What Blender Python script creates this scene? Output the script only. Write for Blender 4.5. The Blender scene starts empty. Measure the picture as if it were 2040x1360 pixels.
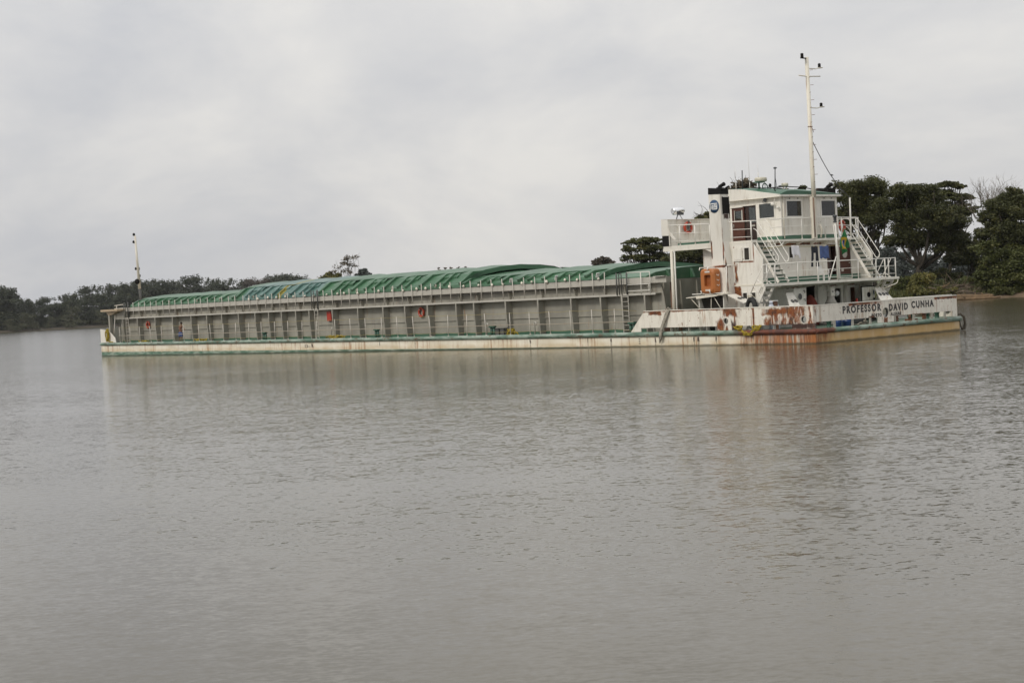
import bpy, bmesh, math, random
import numpy as np
from mathutils import Matrix, Vector
rad = math.radians
SC = bpy.context.scene
COL = SC.collection

# ------------------------------------------------------------------ camera
CAM_H, PITCH, ROLL, FPX = 3.39, 0.02671, 0.05574, 3116.67
_f = Vector((0, math.cos(PITCH), -math.sin(PITCH)))
_r = Vector((1, 0, 0))
_u = Vector((0, math.sin(PITCH), math.cos(PITCH)))
_c, _s = math.cos(ROLL), math.sin(ROLL)
cam = bpy.data.cameras.new('camera')
cam.lens, cam.sensor_width = 55.0, 36.0
cam.clip_start, cam.clip_end = 0.5, 20000
co = bpy.data.objects.new('camera', cam)
COL.objects.link(co)
rx, ux = _c * _r - _s * _u, _s * _r + _c * _u
co.matrix_world = Matrix(((rx.x, ux.x, -_f.x, 0), (rx.y, ux.y, -_f.y, 0), (rx.z, ux.z, -_f.z, CAM_H), (0, 0, 0, 1)))
SC.camera = co


def spot(px, D, py=None):
    """world x (and z) of what the 2040-wide photograph shows at px (py) when it stands D metres out"""
    yh = 653.5 - 0.0558 * px
    y = yh if py is None else py
    a, b = (px - 1020) / FPX, (680 - y) / FPX
    x, v = a * _c + b * _s, -a * _s + b * _c
    d = _r * x + _u * v + _f
    k = D / d.y
    return d.x * k, CAM_H + d.z * k


# ------------------------------------------------------------------ light
SUN_EL, SUN_AZ = 40, 228          # high behind the camera and to its left, filtered by cloud
w = bpy.data.worlds.new('World')
SC.world = w
w.use_nodes = True
nt = w.node_tree
nt.nodes.clear()
def wn(t, **k):
    n = nt.nodes.new(t)
    for a, b in k.items(): setattr(n, a, b)
    return n
sky = wn('ShaderNodeTexSky', sky_type='NISHITA', sun_disc=False)
sky.sun_elevation, sky.sun_rotation = rad(SUN_EL), rad(SUN_AZ)
sky.dust_density = 4
tc = wn('ShaderNodeTexCoord')
sep = wn('ShaderNodeSeparateXYZ')
nt.links.new(tc.outputs['Generated'], sep.inputs[0])
mp = wn('ShaderNodeMapping')
mp.inputs['Scale'].default_value = (2.8, 2.8, 5.5)
mp.inputs['Rotation'].default_value = (0.0, 0.10, 0)
nt.links.new(tc.outputs['Generated'], mp.inputs[0])
nz = wn('ShaderNodeTexNoise')
nz.inputs['Scale'].default_value = 1.7
nz.inputs['Detail'].default_value = 8
nz.inputs['Roughness'].default_value = 0.58
nz.inputs['Distortion'].default_value = 0.35
nt.links.new(mp.outputs[0], nz.inputs['Vector'])
cr = wn('ShaderNodeValToRGB')
cr.color_ramp.elements[0].position, cr.color_ramp.elements[0].color = 0.34, (6.05, 6.12, 6.35, 1)
cr.color_ramp.elements[1].position, cr.color_ramp.elements[1].color = 0.66, (8.1, 7.92, 7.62, 1)
nt.links.new(nz.outputs['Fac'], cr.inputs['Fac'])
# an overcast sky is brighter overhead
mr = wn('ShaderNodeMapRange')
mr.inputs['From Min'].default_value, mr.inputs['From Max'].default_value = 0.02, 0.9
mr.inputs['To Min'].default_value, mr.inputs['To Max'].default_value = 0.93, 1.5
nt.links.new(sep.outputs['Z'], mr.inputs['Value'])
ml = wn('ShaderNodeVectorMath', operation='SCALE')
nt.links.new(cr.outputs['Color'], ml.inputs[0])
nt.links.new(mr.outputs[0], ml.inputs['Scale'])
mxs = wn('ShaderNodeMix', data_type='RGBA')
mxs.inputs['Factor'].default_value = 0.95
nt.links.new(sky.outputs[0], mxs.inputs['A'])
nt.links.new(ml.outputs[0], mxs.inputs['B'])
bg = wn('ShaderNodeBackground')
bg.inputs['Strength'].default_value = 0.1
nt.links.new(mxs.outputs['Result'], bg.inputs['Color'])
wo = wn('ShaderNodeOutputWorld')
nt.links.new(bg.outputs[0], wo.inputs['Surface'])
sun = bpy.data.lights.new('sun', 'SUN')
sun.energy, sun.angle, sun.color = 1.5, rad(12), (1, .94, .84)
so = bpy.data.objects.new('sun', sun)
COL.objects.link(so)
_az, _el = rad(SUN_AZ), rad(SUN_EL)
so.rotation_euler = Vector((math.sin(_az) * math.cos(_el), math.cos(_az) * math.cos(_el), math.sin(_el))).to_track_quat('Z', 'Y').to_euler()
so.location = (-200, -200, 300)
SC.view_settings.view_transform = 'Standard'
SC.view_settings.look = 'None'
SC.view_settings.exposure = 0.0
SC.view_settings.gamma = 1.0
SC.cycles.max_bounces = 6
SC.cycles.transparent_max_bounces = 12


# ------------------------------------------------------------------ materials
class Mat:
    def __init__(s, name):
        s.m = bpy.data.materials.new(name)
        s.m.use_nodes = True
        s.t = s.m.node_tree
        s.b = s.t.nodes['Principled BSDF']
        s.co = None
    def n(s, t, ins=None, **k):
        x = s.t.nodes.new(t)
        for a, b in k.items(): setattr(x, a, b)
        for a, b in (ins or {}).items():
            if hasattr(b, 'is_output') or hasattr(b, 'links'): s.t.links.new(b, x.inputs[a])
            else: x.inputs[a].default_value = b
        return x
    def link(s, a, b): s.t.links.new(a, b)
    def coord(s):
        if s.co is None: s.co = s.n('ShaderNodeTexCoord').outputs['Object']
        return s.co
    def xyz(s):
        if not hasattr(s, '_x'): s._x = s.n('ShaderNodeSeparateXYZ', {0: s.coord()}).outputs
        return s._x
    def math(s, op, a, b=0.0, c=None):
        d = {0: a, 1: b}
        if c is not None: d[2] = c
        return s.n('ShaderNodeMath', d, operation=op).outputs[0]
    def noise(s, scale=1.0, sc=(1, 1, 1), detail=4, rough=.55, off=(0, 0, 0), dist=0.0):
        m = s.n('ShaderNodeMapping', {'Vector': s.coord(), 'Scale': sc, 'Location': off}).outputs[0]
        return s.n('ShaderNodeTexNoise', {'Vector': m, 'Scale': scale, 'Detail': detail, 'Roughness': rough, 'Distortion': dist}).outputs['Fac']
    def ramp(s, f, a, b, va=0.0, vb=1.0):
        return s.n('ShaderNodeMapRange', {'Value': f, 'From Min': a, 'From Max': b, 'To Min': va, 'To Max': vb}, interpolation_type='SMOOTHSTEP').outputs[0]
    def mix(s, f, a, b):
        x = s.n('ShaderNodeMix', data_type='RGBA')
        for k, v in (('Factor', f), ('A', a), ('B', b)):
            if hasattr(v, 'is_output'): s.link(v, x.inputs[k])
            else: x.inputs[k].default_value = v if k == 'Factor' else (*v, 1)
        return x.outputs['Result']
    def patch(s, c, h, amp=.55, ns=3.0, edge=.35):
        """soft-edged worn patch round point c with half sizes h, its border broken up by noise"""
        X = s.xyz()
        d = None
        for i in range(3):
            if h[i] is None: continue
            q = s.math('DIVIDE', s.math('ABSOLUTE', s.math('SUBTRACT', X[i], c[i])), h[i])
            d = q if d is None else s.math('MAXIMUM', d, q)
        nn = s.math('MULTIPLY', s.math('SUBTRACT', s.noise(ns, (1, 1, .35), 5, .65, off=c), .5), amp * 5)
        n2 = s.math('MULTIPLY', s.math('SUBTRACT', s.noise(ns * .45, (1, 1, .8), 3, .5, off=(c[2], c[0], 3)), .5), amp * 4)
        nn = s.math('ADD', nn, n2)
        return s.ramp(s.math('ADD', d, nn), 1 + edge, 1 - edge, 0, 1)
    def out(s, colr, rough=.55, metal=0.0, bump=None, bd=.02):
        for k, v in (('Base Color', colr), ('Roughness', rough), ('Metallic', metal)):
            if hasattr(v, 'is_output'): s.link(v, s.b.inputs[k])
            else: s.b.inputs[k].default_value = (*v, 1) if k == 'Base Color' else v
        if bump is not None:
            bn = s.n('ShaderNodeBump', {'Height': bump, 'Strength': .6, 'Distance': bd})
            s.link(bn.outputs[0], s.b.inputs['Normal'])
        return s.m


RUST, RUST_D, RUST_L = (.19, .050, .012), (.042, .017, .011), (.33, .135, .036)

def painted(name, col, rust=.5, dirt=.35, rough=.5, dirtcol=(.32, .27, .19), sz=1.0, patches=(), heavy=0.0, vary=.1):
    """old ship paint: faded in places, grimy, with rust specks and rust running downward"""
    m = Mat(name)
    c = m.mix(m.ramp(m.noise(.45, detail=3), .3, .7), col, tuple(min(1, v * (1 - vary)) for v in col))
    c = m.mix(m.math('MULTIPLY', m.ramp(m.noise(2.6, (1, 1, .22), 6, .6), .48, .8), dirt), c, dirtcol)
    st = m.ramp(m.noise(2.1 * sz, (2.6, 2.6, .16), 5, .62, (3, 1, 7)), .70 - .22 * rust, .84 - .22 * rust)
    st = m.math('MULTIPLY', st, m.ramp(m.noise(.55, (1, 1, .8), 3, .5, (9, 4, 2)), .42, .66))
    c = m.mix(m.math('MULTIPLY', st, .8), c, RUST_L)
    sp = m.ramp(m.noise(5.5 * sz, (1, 1, .7), 6, .7, (1, 5, 3)), .72 - .14 * rust, .78 - .14 * rust)
    c = m.mix(m.math('MULTIPLY', sp, .9), c, RUST)
    for cc, hh, kind in patches:
        if kind == 'tan': c = m.mix(m.math('MULTIPLY', m.patch(cc, hh, .35, 1.6), .8), c, (.50, .33, .12))
        elif kind == 'dark': c = m.mix(m.patch(cc, hh, .25, 4), c, RUST_D)
        else:
            f = m.patch(cc, hh, .5, 2.4)
            if hh[0] > .3 and hh[2] > .3: f = m.math('MULTIPLY', f, m.ramp(m.noise(3.2, (1.5, 1, .34), 7, .74, (2, 8, 5)), .40, .56, .12, 1))
            rc = m.mix(m.ramp(m.noise(3.0, (1.5, 1.5, .8), 7, .75), .30, .56), RUST_L, m.mix(m.ramp(m.noise(2.2, detail=6), .45, .62), RUST, RUST_D))
            c = m.mix(f, c, rc)
    return m.out(c, rough, 0, m.noise(3, (1, 1, .6), 5), .012)


def plain(name, col, rough=.5, metal=0.0, vary=.25, ns=4.0):
    m = Mat(name)
    c = m.mix(m.ramp(m.noise(ns, detail=5), .3, .7), col, tuple(v * (1 - vary) for v in col))
    return m.out(c, rough, metal)

MT = {}
# hull plating: cream above, tan scum near the water, green boot-topping, rust runs
def hull_mat():
    m = Mat('hull_paint')
    X = m.xyz()
    c = m.mix(m.ramp(m.noise(.5, detail=4), .35, .65), (.83, .785, .67), (.72, .655, .52))
    wl = m.math('MULTIPLY', X[0], .00542)
    hgt = m.math('ADD', X[2], m.math('MULTIPLY', X[0], -.00542))       # height over the water
    band = m.math('MULTIPLY', m.ramp(X[2], .40, .02), m.ramp(m.noise(1.3, (.5, 1, .8), 5), .28, .62))
    c = m.mix(m.math('MULTIPLY', band, .60), c, (.55, .41, .21))
    st = m.ramp(m.noise(2.2, (1.6, 1.6, .14), 6, .65, (3, 1, 7)), .50, .66)
    st = m.math('MULTIPLY', st, m.ramp(m.noise(.25, (1, 1, .5), 3), .40, .58))
    c = m.mix(m.math('MULTIPLY', st, .75), c, (.36, .16, .05))
    # stern: orange bleeding over the whole transom, solid rust at the port quarter
    tr = m.patch((0, 7, .2), (.6, 9, 1.5), .1, 1.0, .2)
    c = m.mix(m.math('MULTIPLY', tr, m.ramp(m.noise(1.1, (1, 1, .45), 5), .22, .6, .55, .92)), c, (.56, .36, .13))
    f = m.patch((-2.5, 0, .2), (2.8, 1.3, 1.2), .42, 1.6)
    rc = m.mix(m.ramp(m.noise(2.6, (2.2, 2.2, .25), 6, .7), .40, .6), (.36, .115, .022), m.mix(m.ramp(m.noise(2.2, (1, 1, .4), 6), .46, .60), (.22, .058, .012), RUST_D))
    f = m.math('MULTIPLY', f, m.ramp(m.noise(2.2, (2.4, 1, .22), 6, .72, (6, 1, 9)), .34, .54, .30, 1))
    c = m.mix(m.math('MULTIPLY', f, .93), c, rc)
    for px_, w_ in ((-7.5, .06), (-8.95, .08), (-9.3, .05), (-12.6, .05), (-24.6, .06), (-37.9, .04), (-52.2, .05), (-16.6, .07), (-72.5, .05), (-18.8, .03), (-42.5, .03)):
        c = m.mix(m.math('MULTIPLY', m.math('MAXIMUM', m.patch((px_, 0, .36), (w_, .4, .12), .5, 7), m.math('MULTIPLY', m.patch((px_, 0, .22), (w_ * .8, .4, .22), .5, 6), .5)), .95), c, RUST_D)
    gr = m.math('MULTIPLY', m.ramp(X[2], -.02, -.10), m.ramp(X[0], -9, -20))
    gr = m.math('MULTIPLY', gr, m.ramp(m.noise(1.2, (.4, 1, 3), 5), .2, .42))
    c = m.mix(gr, c, m.mix(m.ramp(m.noise(2, (.4, 1, 2), 5), .4, .65), (.075, .165, .11), (.31, .38, .31)))
    wet = m.ramp(m.math('ADD', hgt, m.math('MULTIPLY', m.math('SUBTRACT', m.noise(1.5, (1, 1, .2), 5), .5), .12)), .15, .03)
    c = m.mix(m.math('MULTIPLY', wet, .8), c, (.045, .045, .022))
    return m.out(c, .5, 0, m.noise(1.6, (.6, 1, .5), 4), .03)
MT['hull'] = hull_mat()
def fender_mat():
    m = Mat('fender_paint')
    c = m.mix(m.ramp(m.noise(1.1, (.5, .5, 2), 6, .65), .38, .62), (.085, .155, .115), (.29, .36, .305))
    c = m.mix(m.ramp(m.noise(3.2, (.5, .5, 1.2), 6, .7, (4, 4, 1)), .52, .64), c, (.12, .08, .05))
    f = m.patch((-2.4, .0, .7), (3.6, 1.2, 2), .25, .9, .3)
    c = m.mix(f, c, m.mix(m.ramp(m.noise(3, detail=6), .4, .6), (.075, .030, .022), (.14, .04, .02)))
    return m.out(c, .6, 0, m.noise(4, detail=5), .02)
MT['fender'] = fender_mat()
WHITE = (.775, .75, .685)
MT['bulwark'] = painted('bulwark_paint', (.80, .765, .68), .80, .75, patches=[
    ((-3.4, 0, 1.15), (.45, .3, .35), 'rust'), ((-6.3, 0, 1.9), (.5, .3, .25), 'rust'), ((-7.2, 0, 1.1), (.3, .3, .35), 'rust'), ((-12.6, 0, 2.0), (.5, .3, .10), 'rust'), ((-1.2, 0, 1.6), (1.3, .3, .7), 'rust'),
    ((-1.9, 0, 1.35), (.95, .3, .75), 'rust'), ((-.9, 0, 1.5), (.35, .3, .6), 'rust'), ((-2.6, 0, 1.85), (1.1, .3, .16), 'rust'), ((-3.08, 0, 1.5), (.06, .3, .8), 'rust'), ((-1.5, 0, 1.0), (1.6, .3, .14), 'dark'),
    ((-4.5, 0, 1.5), (.05, .3, .8), 'rust'), ((-5.97, 0, 1.6), (.07, .3, .6), 'rust'), ((-6.6, 0, 1.0), (.14, .3, .3), 'rust'),
    ((-6.05, 0, .95), (.17, .3, .42), 'dark'), ((-.12, 6.5, 1.0), (.3, .2, .25), 'rust'), ((-.12, 5.2, 1.2), (.3, .25, .08), 'rust'), ((-.12, 4.4, 2.05), (.3, 1.3, .09), 'rust'), ((-.12, 9.0, 1.17), (.3, 1.0, .04), 'rust'), ((-.12, 12.3, 2.05), (.3, 1.2, .10), 'rust'), ((-9.5, 0, 2.1), (4, .3, .05), 'rust')])
MT['white'] = painted('superstructure_white', WHITE, .55, .55)
MT['whiterust'] = painted('superstructure_white_rusty', WHITE, .62, .60, patches=[((-7.12, 1.6, 4.1), (.13, .25, .60), 'rust'), ((-7.05, 1.6, 3.1), (.22, .25, .34), 'rust'), ((-7.24, 1.6, 5.1), (.025, .25, .4), 'rust'), ((-5.70, 1.6, 5.5), (.03, .3, .4), 'rust'), ((-6.0, 5.3, 5.75), (.2, 3, .06), 'rust'), ((-6.0, 8, 3.2), (.2, 4.5, .10), 'rust'), ((-6.3, 1.6, 4.8), (.5, .2, .03), 'rust'), ((-6.1, 1.6, 3.42), (1.2, .2, .03), 'rust')])
MT['funnelw'] = painted('funnel_white', WHITE, .45, .42, patches=[((-7.36, 1.0, 4.4), (.06, .10, .9), 'rust'), ((-7.52, 1.0, 5.7), (.04, .08, .9), 'rust'), ((-8.45, 1.0, 5.6), (.05, .4, .5), 'rust'), ((-7.9, 1.0, 4.62), (.5, .3, .05), 'rust'), ((-7.6, 1.45, 7.6), (.10, .2, .16), 'dark')])
MT['rail'] = painted('rail_white', (.80, .78, .72), .35, .2, sz=2)
MT['post'] = painted('post_white_rusty', (.74, .70, .60), .72, .5, sz=1.6)
MT['slab'] = painted('deck_edge_white', (.78, .75, .67), .5, .35, sz=1.5)
MT['grey'] = painted('hold_grey', (.35, .335, .285), .46, .75, vary=.32, dirtcol=(.22, .20, .17))
MT['greyl'] = painted('hold_grey_light', (.48, .46, .41), .33, .45, dirtcol=(.25, .22, .18))
MT['greyrail'] = painted('stanchion_white', (.56, .53, .47), .5, .4, sz=2)
MT['bowtan'] = painted('bow_tan', (.46, .36, .24), .5, .5)
MT['railtan'] = painted('rail_tan', (.36, .31, .24), .6, .5)
MT['dgrey'] = plain('dark_grey', (.10, .10, .095), .7)
MT['deck'] = painted('deck_green', (.085, .13, .095), .4, .5, .6, dirtcol=(.12, .12, .08))
MT['band'] = painted('band_green', (.055, .135, .088), .2, .2, .5, dirtcol=(.12, .12, .08))
def cover_mat():
    m = Mat('cover_green')
    X = m.xyz()
    c = m.mix(m.ramp(m.noise(.35, (1, .6, 1), 4), .34, .66), (.037, .106, .053), (.066, .160, .087))
    teal = m.math('MULTIPLY', m.ramp(X[0], -66.0, -65.0), m.ramp(X[0], -52.4, -53.2))
    c = m.mix(teal, c, m.mix(m.ramp(m.noise(.6, detail=4), .4, .6), (.056, .130, .112), (.11, .190, .172)))
    yel = m.math('MULTIPLY', m.ramp(m.math('ABSOLUTE', m.math('ADD', X[0], 58.9)), .30, .18), .85)
    c = m.mix(yel, c, (.30, .25, .045))
    c = m.mix(m.math('MULTIPLY', m.ramp(m.noise(2.4, (.6, .35, 1), 6, .65), .55, .75), .45), c, (.19, .26, .20))
    c = m.mix(m.math('MULTIPLY', m.ramp(m.noise(1.4, (1.5, .3, 1), 5, .6, (5, 2, 1)), .60, .76), .4), c, (.030, .10, .055))
    return m.out(c, .40, 0, m.noise(.9, (1.4, .4, 1), 3), .03)
MT['cover'] = cover_mat()
MT['black'] = plain('soot_shade_black', (.012, .011, .010), .6)
for k_ in ('black',): MT[k_].node_tree.nodes['Principled BSDF'].inputs['Specular IOR Level'].default_value = .15
MT['rubber'] = plain('rubber', (.016, .016, .016), .7)
MT['hole'] = plain('interior_shade', (.035, .03, .025), .9)  # opaque near-black painted for the shade of unlit interiors: panes, skylight
MT['inside'] = plain('cabin_lining', (.17, .155, .125), .8)
MT['brown'] = plain('door_brown', (.072, .020, .009), .45)
MT['dbrown'] = plain('door_dark_brown', (.035, .014, .009), .5)
MT['rustm'] = painted('rusty_steel', (.15, .065, .035), .8, .5)
MT['orange'] = painted('raft_orange', (.43, .145, .035), .1, .5, .55, dirtcol=(.28, .10, .03))
MT['dorange'] = plain('raft_recess', (.34, .10, .022), .6)
MT['red'] = plain('red_paint', (.45, .04, .02), .5)
MT['dullred'] = plain('red_cover', (.20, .030, .018), .8)
MT['ringred'] = plain('ring_red', (.45, .055, .022), .5)
MT['ringw'] = plain('ring_white', (.72, .68, .62), .6)
MT['blue'] = plain('emblem_blue', (.028, .075, .16), .45)
def ink():
    m = Mat('letter_grey')
    return m.out(m.mix(m.ramp(m.noise(9, (1, 1, .5), 5, .7), .56, .66), (.05, .047, .047), (.45, .41, .35)), .65)
MT['ink'] = ink()
MT['inkp'] = plain('letter_grey_plain', (.05, .047, .047), .65)
MT['letterw'] = plain('letter_white', (.78, .78, .76), .5)
MT['chrome'] = plain('chrome', (.85, .86, .87), .12, 1.0, .05)
MT['yrope'] = plain('rope_yellow', (.42, .315, .025), .85, vary=.5, ns=9)
MT['rope'] = plain('rope_grey', (.38, .35, .29), .9, vary=.5, ns=8)
MT['oldrope'] = plain('rope_dark', (.06, .05, .035), .9)
MT['wire'] = plain('wire', (.05, .05, .05), .6)
MT['ywire'] = plain('rope_thin', (.42, .34, .14), .9)
MT['radar'] = plain('radome', (.60, .57, .46), .5)
MT['gunmetal'] = plain('gunmetal', (.07, .075, .08), .5)
MT['tgreen'] = plain('gear_green', (.05, .125, .088), .5)
MT['barrelb'] = plain('barrel_blue', (.02, .06, .20), .4)
MT['gas'] = plain('gas_bottle', (.55, .58, .66), .4)
MT['towel'] = plain('towel_white', (.78, .77, .80), .9, vary=.08)
MT['jeans'] = plain('trousers_dark', (.022, .026, .036), .9)
MT['cloth'] = plain('shirt_blue', (.08, .125, .29), .9)
MT['plasticw'] = plain('chair_white', (.75, .75, .73), .4)
MT['fg'] = plain('flag_green', (.018, .16, .045), .8)
MT['fy'] = plain('flag_yellow', (.55, .37, .03), .8)
MT['fb'] = plain('flag_blue', (.02, .04, .22), .8)
MT['fw'] = plain('flag_white', (.75, .75, .75), .8)
MT['skin'] = plain('skin_brown', (.20, .095, .055), .6)
MT['hair'] = plain('hair_dark', (.012, .010, .008), .7)
def glass():
    m = Mat('window_glass')
    tr = m.n('ShaderNodeBsdfTransparent', {'Color': (.55, .57, .55, 1)})
    gl = m.n('ShaderNodeBsdfGlossy', {'Color': (.9, .92, .92, 1), 'Roughness': .03})
    fr = m.n('ShaderNodeFresnel', {'IOR': 1.45})
    f = m.math('ADD', fr.outputs[0], .03)
    mx = m.n('ShaderNodeMixShader', {0: f, 1: tr.outputs[0], 2: gl.outputs[0]})
    m.link(mx.outputs[0], m.t.nodes['Material Output'].inputs['Surface'])
    return m.m
MT['glass'] = glass()


# ------------------------------------------------------------------ mesh helpers
class MB:
    def __init__(s): s.v, s.f, s.mi, s.sm = [], [], [], []
    def add(s, vs, fs, mi=0, sm=False):
        k = len(s.v)
        s.v += [tuple(v) for v in vs]
        s.f += [tuple(i + k for i in f) for f in fs]
        s.mi += [mi] * len(fs)
        s.sm += [sm] * len(fs)
        return s
    def box(s, x0, x1, y0, y1, z0, z1, mi=0):
        if x0 > x1: x0, x1 = x1, x0
        if y0 > y1: y0, y1 = y1, y0
        if z0 > z1: z0, z1 = z1, z0
        v = [(x, y, z) for x in (x0, x1) for y in (y0, y1) for z in (z0, z1)]
        return s.add(v, [(0, 1, 3, 2), (4, 6, 7, 5), (0, 4, 5, 1), (2, 3, 7, 6), (0, 2, 6, 4), (1, 5, 7, 3)], mi)
    def bar(s, a, b, wd, h=None, mi=0, up=(0, 0, 1)):
        a, b = Vector(a), Vector(b)
        d = (b - a).normalized()
        sd = d.cross(Vector(up))
        if sd.length < 1e-4: sd = d.cross(Vector((1, 0, 0)))
        sd.normalize()
        u = sd.cross(d)
        h = wd if h is None else h
        v = [p + sd * (i * wd / 2) + u * (j * h / 2) for p in (a, b) for i, j in ((-1, -1), (1, -1), (1, 1), (-1, 1))]
        return s.add(v, [(3, 2, 1, 0), (4, 5, 6, 7), (0, 1, 5, 4), (1, 2, 6, 5), (2, 3, 7, 6), (3, 0, 4, 7)], mi)
    def tube(s, pts, r, n=8, mi=0, caps=True, closed=False):
        pts = [Vector(p) for p in pts]
        N = len(pts)
        rs = r if isinstance(r, (list, tuple)) else [r] * N
        vs, u = [], None
        for i, p in enumerate(pts):
            if closed: d = pts[(i + 1) % N] - pts[i - 1]
            else: d = pts[min(i + 1, N - 1)] - pts[max(i - 1, 0)]
            d.normalize()
            if u is None:
                u = d.cross(Vector((0, 0, 1)))
                if u.length < 1e-3: u = d.cross(Vector((1, 0, 0)))
            u = u - d * u.dot(d)
            u.normalize()
            w_ = d.cross(u)
            vs += [p + (u * math.cos(t) + w_ * math.sin(t)) * rs[i] for t in (2 * math.pi * k / n for k in range(n))]
        fs = []
        for i in range(N if closed else N - 1):
            for k in range(n):
                a, b = i * n, ((i + 1) % N) * n
                fs.append((a + k, a + (k + 1) % n, b + (k + 1) % n, b + k))
        s.add(vs, fs, mi, True)
        if caps and not closed:
            k = len(s.v) - N * n
            s.f += [tuple(k + i for i in range(n - 1, -1, -1)), tuple(k + (N - 1) * n + i for i in range(n))]
            s.mi += [mi, mi]; s.sm += [False, False]
        return s
    def lathe(s, c, prof, n=16, mi=0, axis=(0, 0, 1)):
        """prof: (radius, height) pairs about axis through c"""
        q = Vector((0, 0, 1)).rotation_difference(Vector(axis))
        c = Vector(c)
        vs = [c + q @ Vector((r * math.cos(t), r * math.sin(t), h)) for r, h in prof for t in (2 * math.pi * k / n for k in range(n))]
        fs = [(i * n + k, i * n + (k + 1) % n, (i + 1) * n + (k + 1) % n, (i + 1) * n + k) for i in range(len(prof) - 1) for k in range(n)]
        s.add(vs, fs, mi, True)
        k = len(s.v) - len(prof) * n
        s.f += [tuple(k + i for i in range(n - 1, -1, -1)), tuple(k + (len(prof) - 1) * n + i for i in range(n))]
        s.mi += [mi, mi]; s.sm += [False, False]
        return s
    def torus(s, c, axis, R, r, n=24, m=8, mi=0):
        q = Vector((0, 0, 1)).rotation_difference(Vector(axis))
        c = Vector(c)
        vs = [c + q @ Vector(((R + r * math.cos(b)) * math.cos(a), (R + r * math.cos(b)) * math.sin(a), r * math.sin(b)))
              for a in (2 * math.pi * i / n for i in range(n)) for b in (2 * math.pi * j / m for j in range(m))]
        fs = [(i * m + j, ((i + 1) % n) * m + j, ((i + 1) % n) * m + (j + 1) % m, i * m + (j + 1) % m) for i in range(n) for j in range(m)]
        return s.add(vs, fs, mi, True)
    def prism(s, poly, axis, a, b, mi=0):
        """poly in the two other axes (in x,y,z order), extruded along axis from a to b"""
        def P(p, k):
            q = list(p); q.insert(axis, k); return q
        n = len(poly)
        vs = [P(p, a) for p in poly] + [P(p, b) for p in poly]
        fs = [tuple(range(n)), tuple(range(2 * n - 1, n - 1, -1))] + [(i, n + i, n + (i + 1) % n, (i + 1) % n) for i in range(n)]
        return s.add(vs, fs, mi)
    def wall(s, axis, a, b, u0, u1, v0, v1, holes=(), mi=0):
        """wall with rectangular openings: axis is its normal (0=x,1=y), u the other horizontal axis, v = z"""
        us = sorted({u0, u1, *[h[0] for h in holes], *[h[1] for h in holes]})
        vs = sorted({v0, v1, *[h[2] for h in holes], *[h[3] for h in holes]})
        def inh(u, v): return any(h[0] < u < h[1] and h[2] < v < h[3] for h in holes)
        for i in range(len(us) - 1):
            j = 0
            while j < len(vs) - 1:
                if inh((us[i] + us[i + 1]) / 2, (vs[j] + vs[j + 1]) / 2): j += 1; continue
                k = j
                while k + 1 < len(vs) - 1 and not inh((us[i] + us[i + 1]) / 2, (vs[k + 1] + vs[k + 2]) / 2): k += 1
                if axis == 0: s.box(a, b, us[i], us[i + 1], vs[j], vs[k + 1], mi)
                else: s.box(us[i], us[i + 1], a, b, vs[j], vs[k + 1], mi)
                j = k + 1
        return s
    def holed(s, axis, a, b, cu, cv, hs, r, n=20, mi=0):
        """square plate of half size hs with a round hole of radius r through it"""
        def P(u, v, k): return (k, u, v) if axis == 0 else (u, k, v)
        vs, fs = [], []
        for k in (a, b):
            for t in (2 * math.pi * i / n for i in range(n)):
                c, d = math.cos(t), math.sin(t)
                q = hs / max(abs(c), abs(d))
                vs += [P(cu + r * c, cv + r * d, k), P(cu + q * c, cv + q * d, k)]
        m = 2 * n
        for i in range(n):
            j = (i + 1) % n
            fs += [(2 * i, 2 * i + 1, 2 * j + 1, 2 * j), (m + 2 * j, m + 2 * j + 1, m + 2 * i + 1, m + 2 * i), (2 * j, m + 2 * j, m + 2 * i, 2 * i), (2 * i + 1, m + 2 * i + 1, m + 2 * j + 1, 2 * j + 1)]
        return s.add(vs, fs, mi)
    def build(s, name, mats, parent=None, org=(0, 0, 0), fix=True):
        me = bpy.data.meshes.new(name)
        o_ = Vector(org)
        me.from_pydata([tuple(Vector(v) - o_) for v in s.v], [], s.f)
        mats = mats if isinstance(mats, (list, tuple)) else [mats]
        for m in mats: me.materials.append(MT[m] if isinstance(m, str) else m)
        me.polygons.foreach_set('material_index', s.mi)
        me.polygons.foreach_set('use_smooth', s.sm)
        if fix:
            bm = bmesh.new(); bm.from_mesh(me)
            bmesh.ops.recalc_face_normals(bm, faces=bm.faces)
            bm.to_mesh(me); bm.free()
        me.update()
        o = bpy.data.objects.new(name, me)
        COL.objects.link(o)
        if parent is not None: o.parent = parent
        return o


def tag(o, label, cat, group=None):
    o['label'], o['category'] = label, cat
    if group: o['group'] = group
    return o
def struct(o, kind='structure'):
    o['kind'] = kind
    return o
def empty(name, loc=(0, 0, 0)):
    o = bpy.data.objects.new(name, None)
    o.empty_display_size = .3
    o.location = loc
    COL.objects.link(o)
    return o

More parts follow.
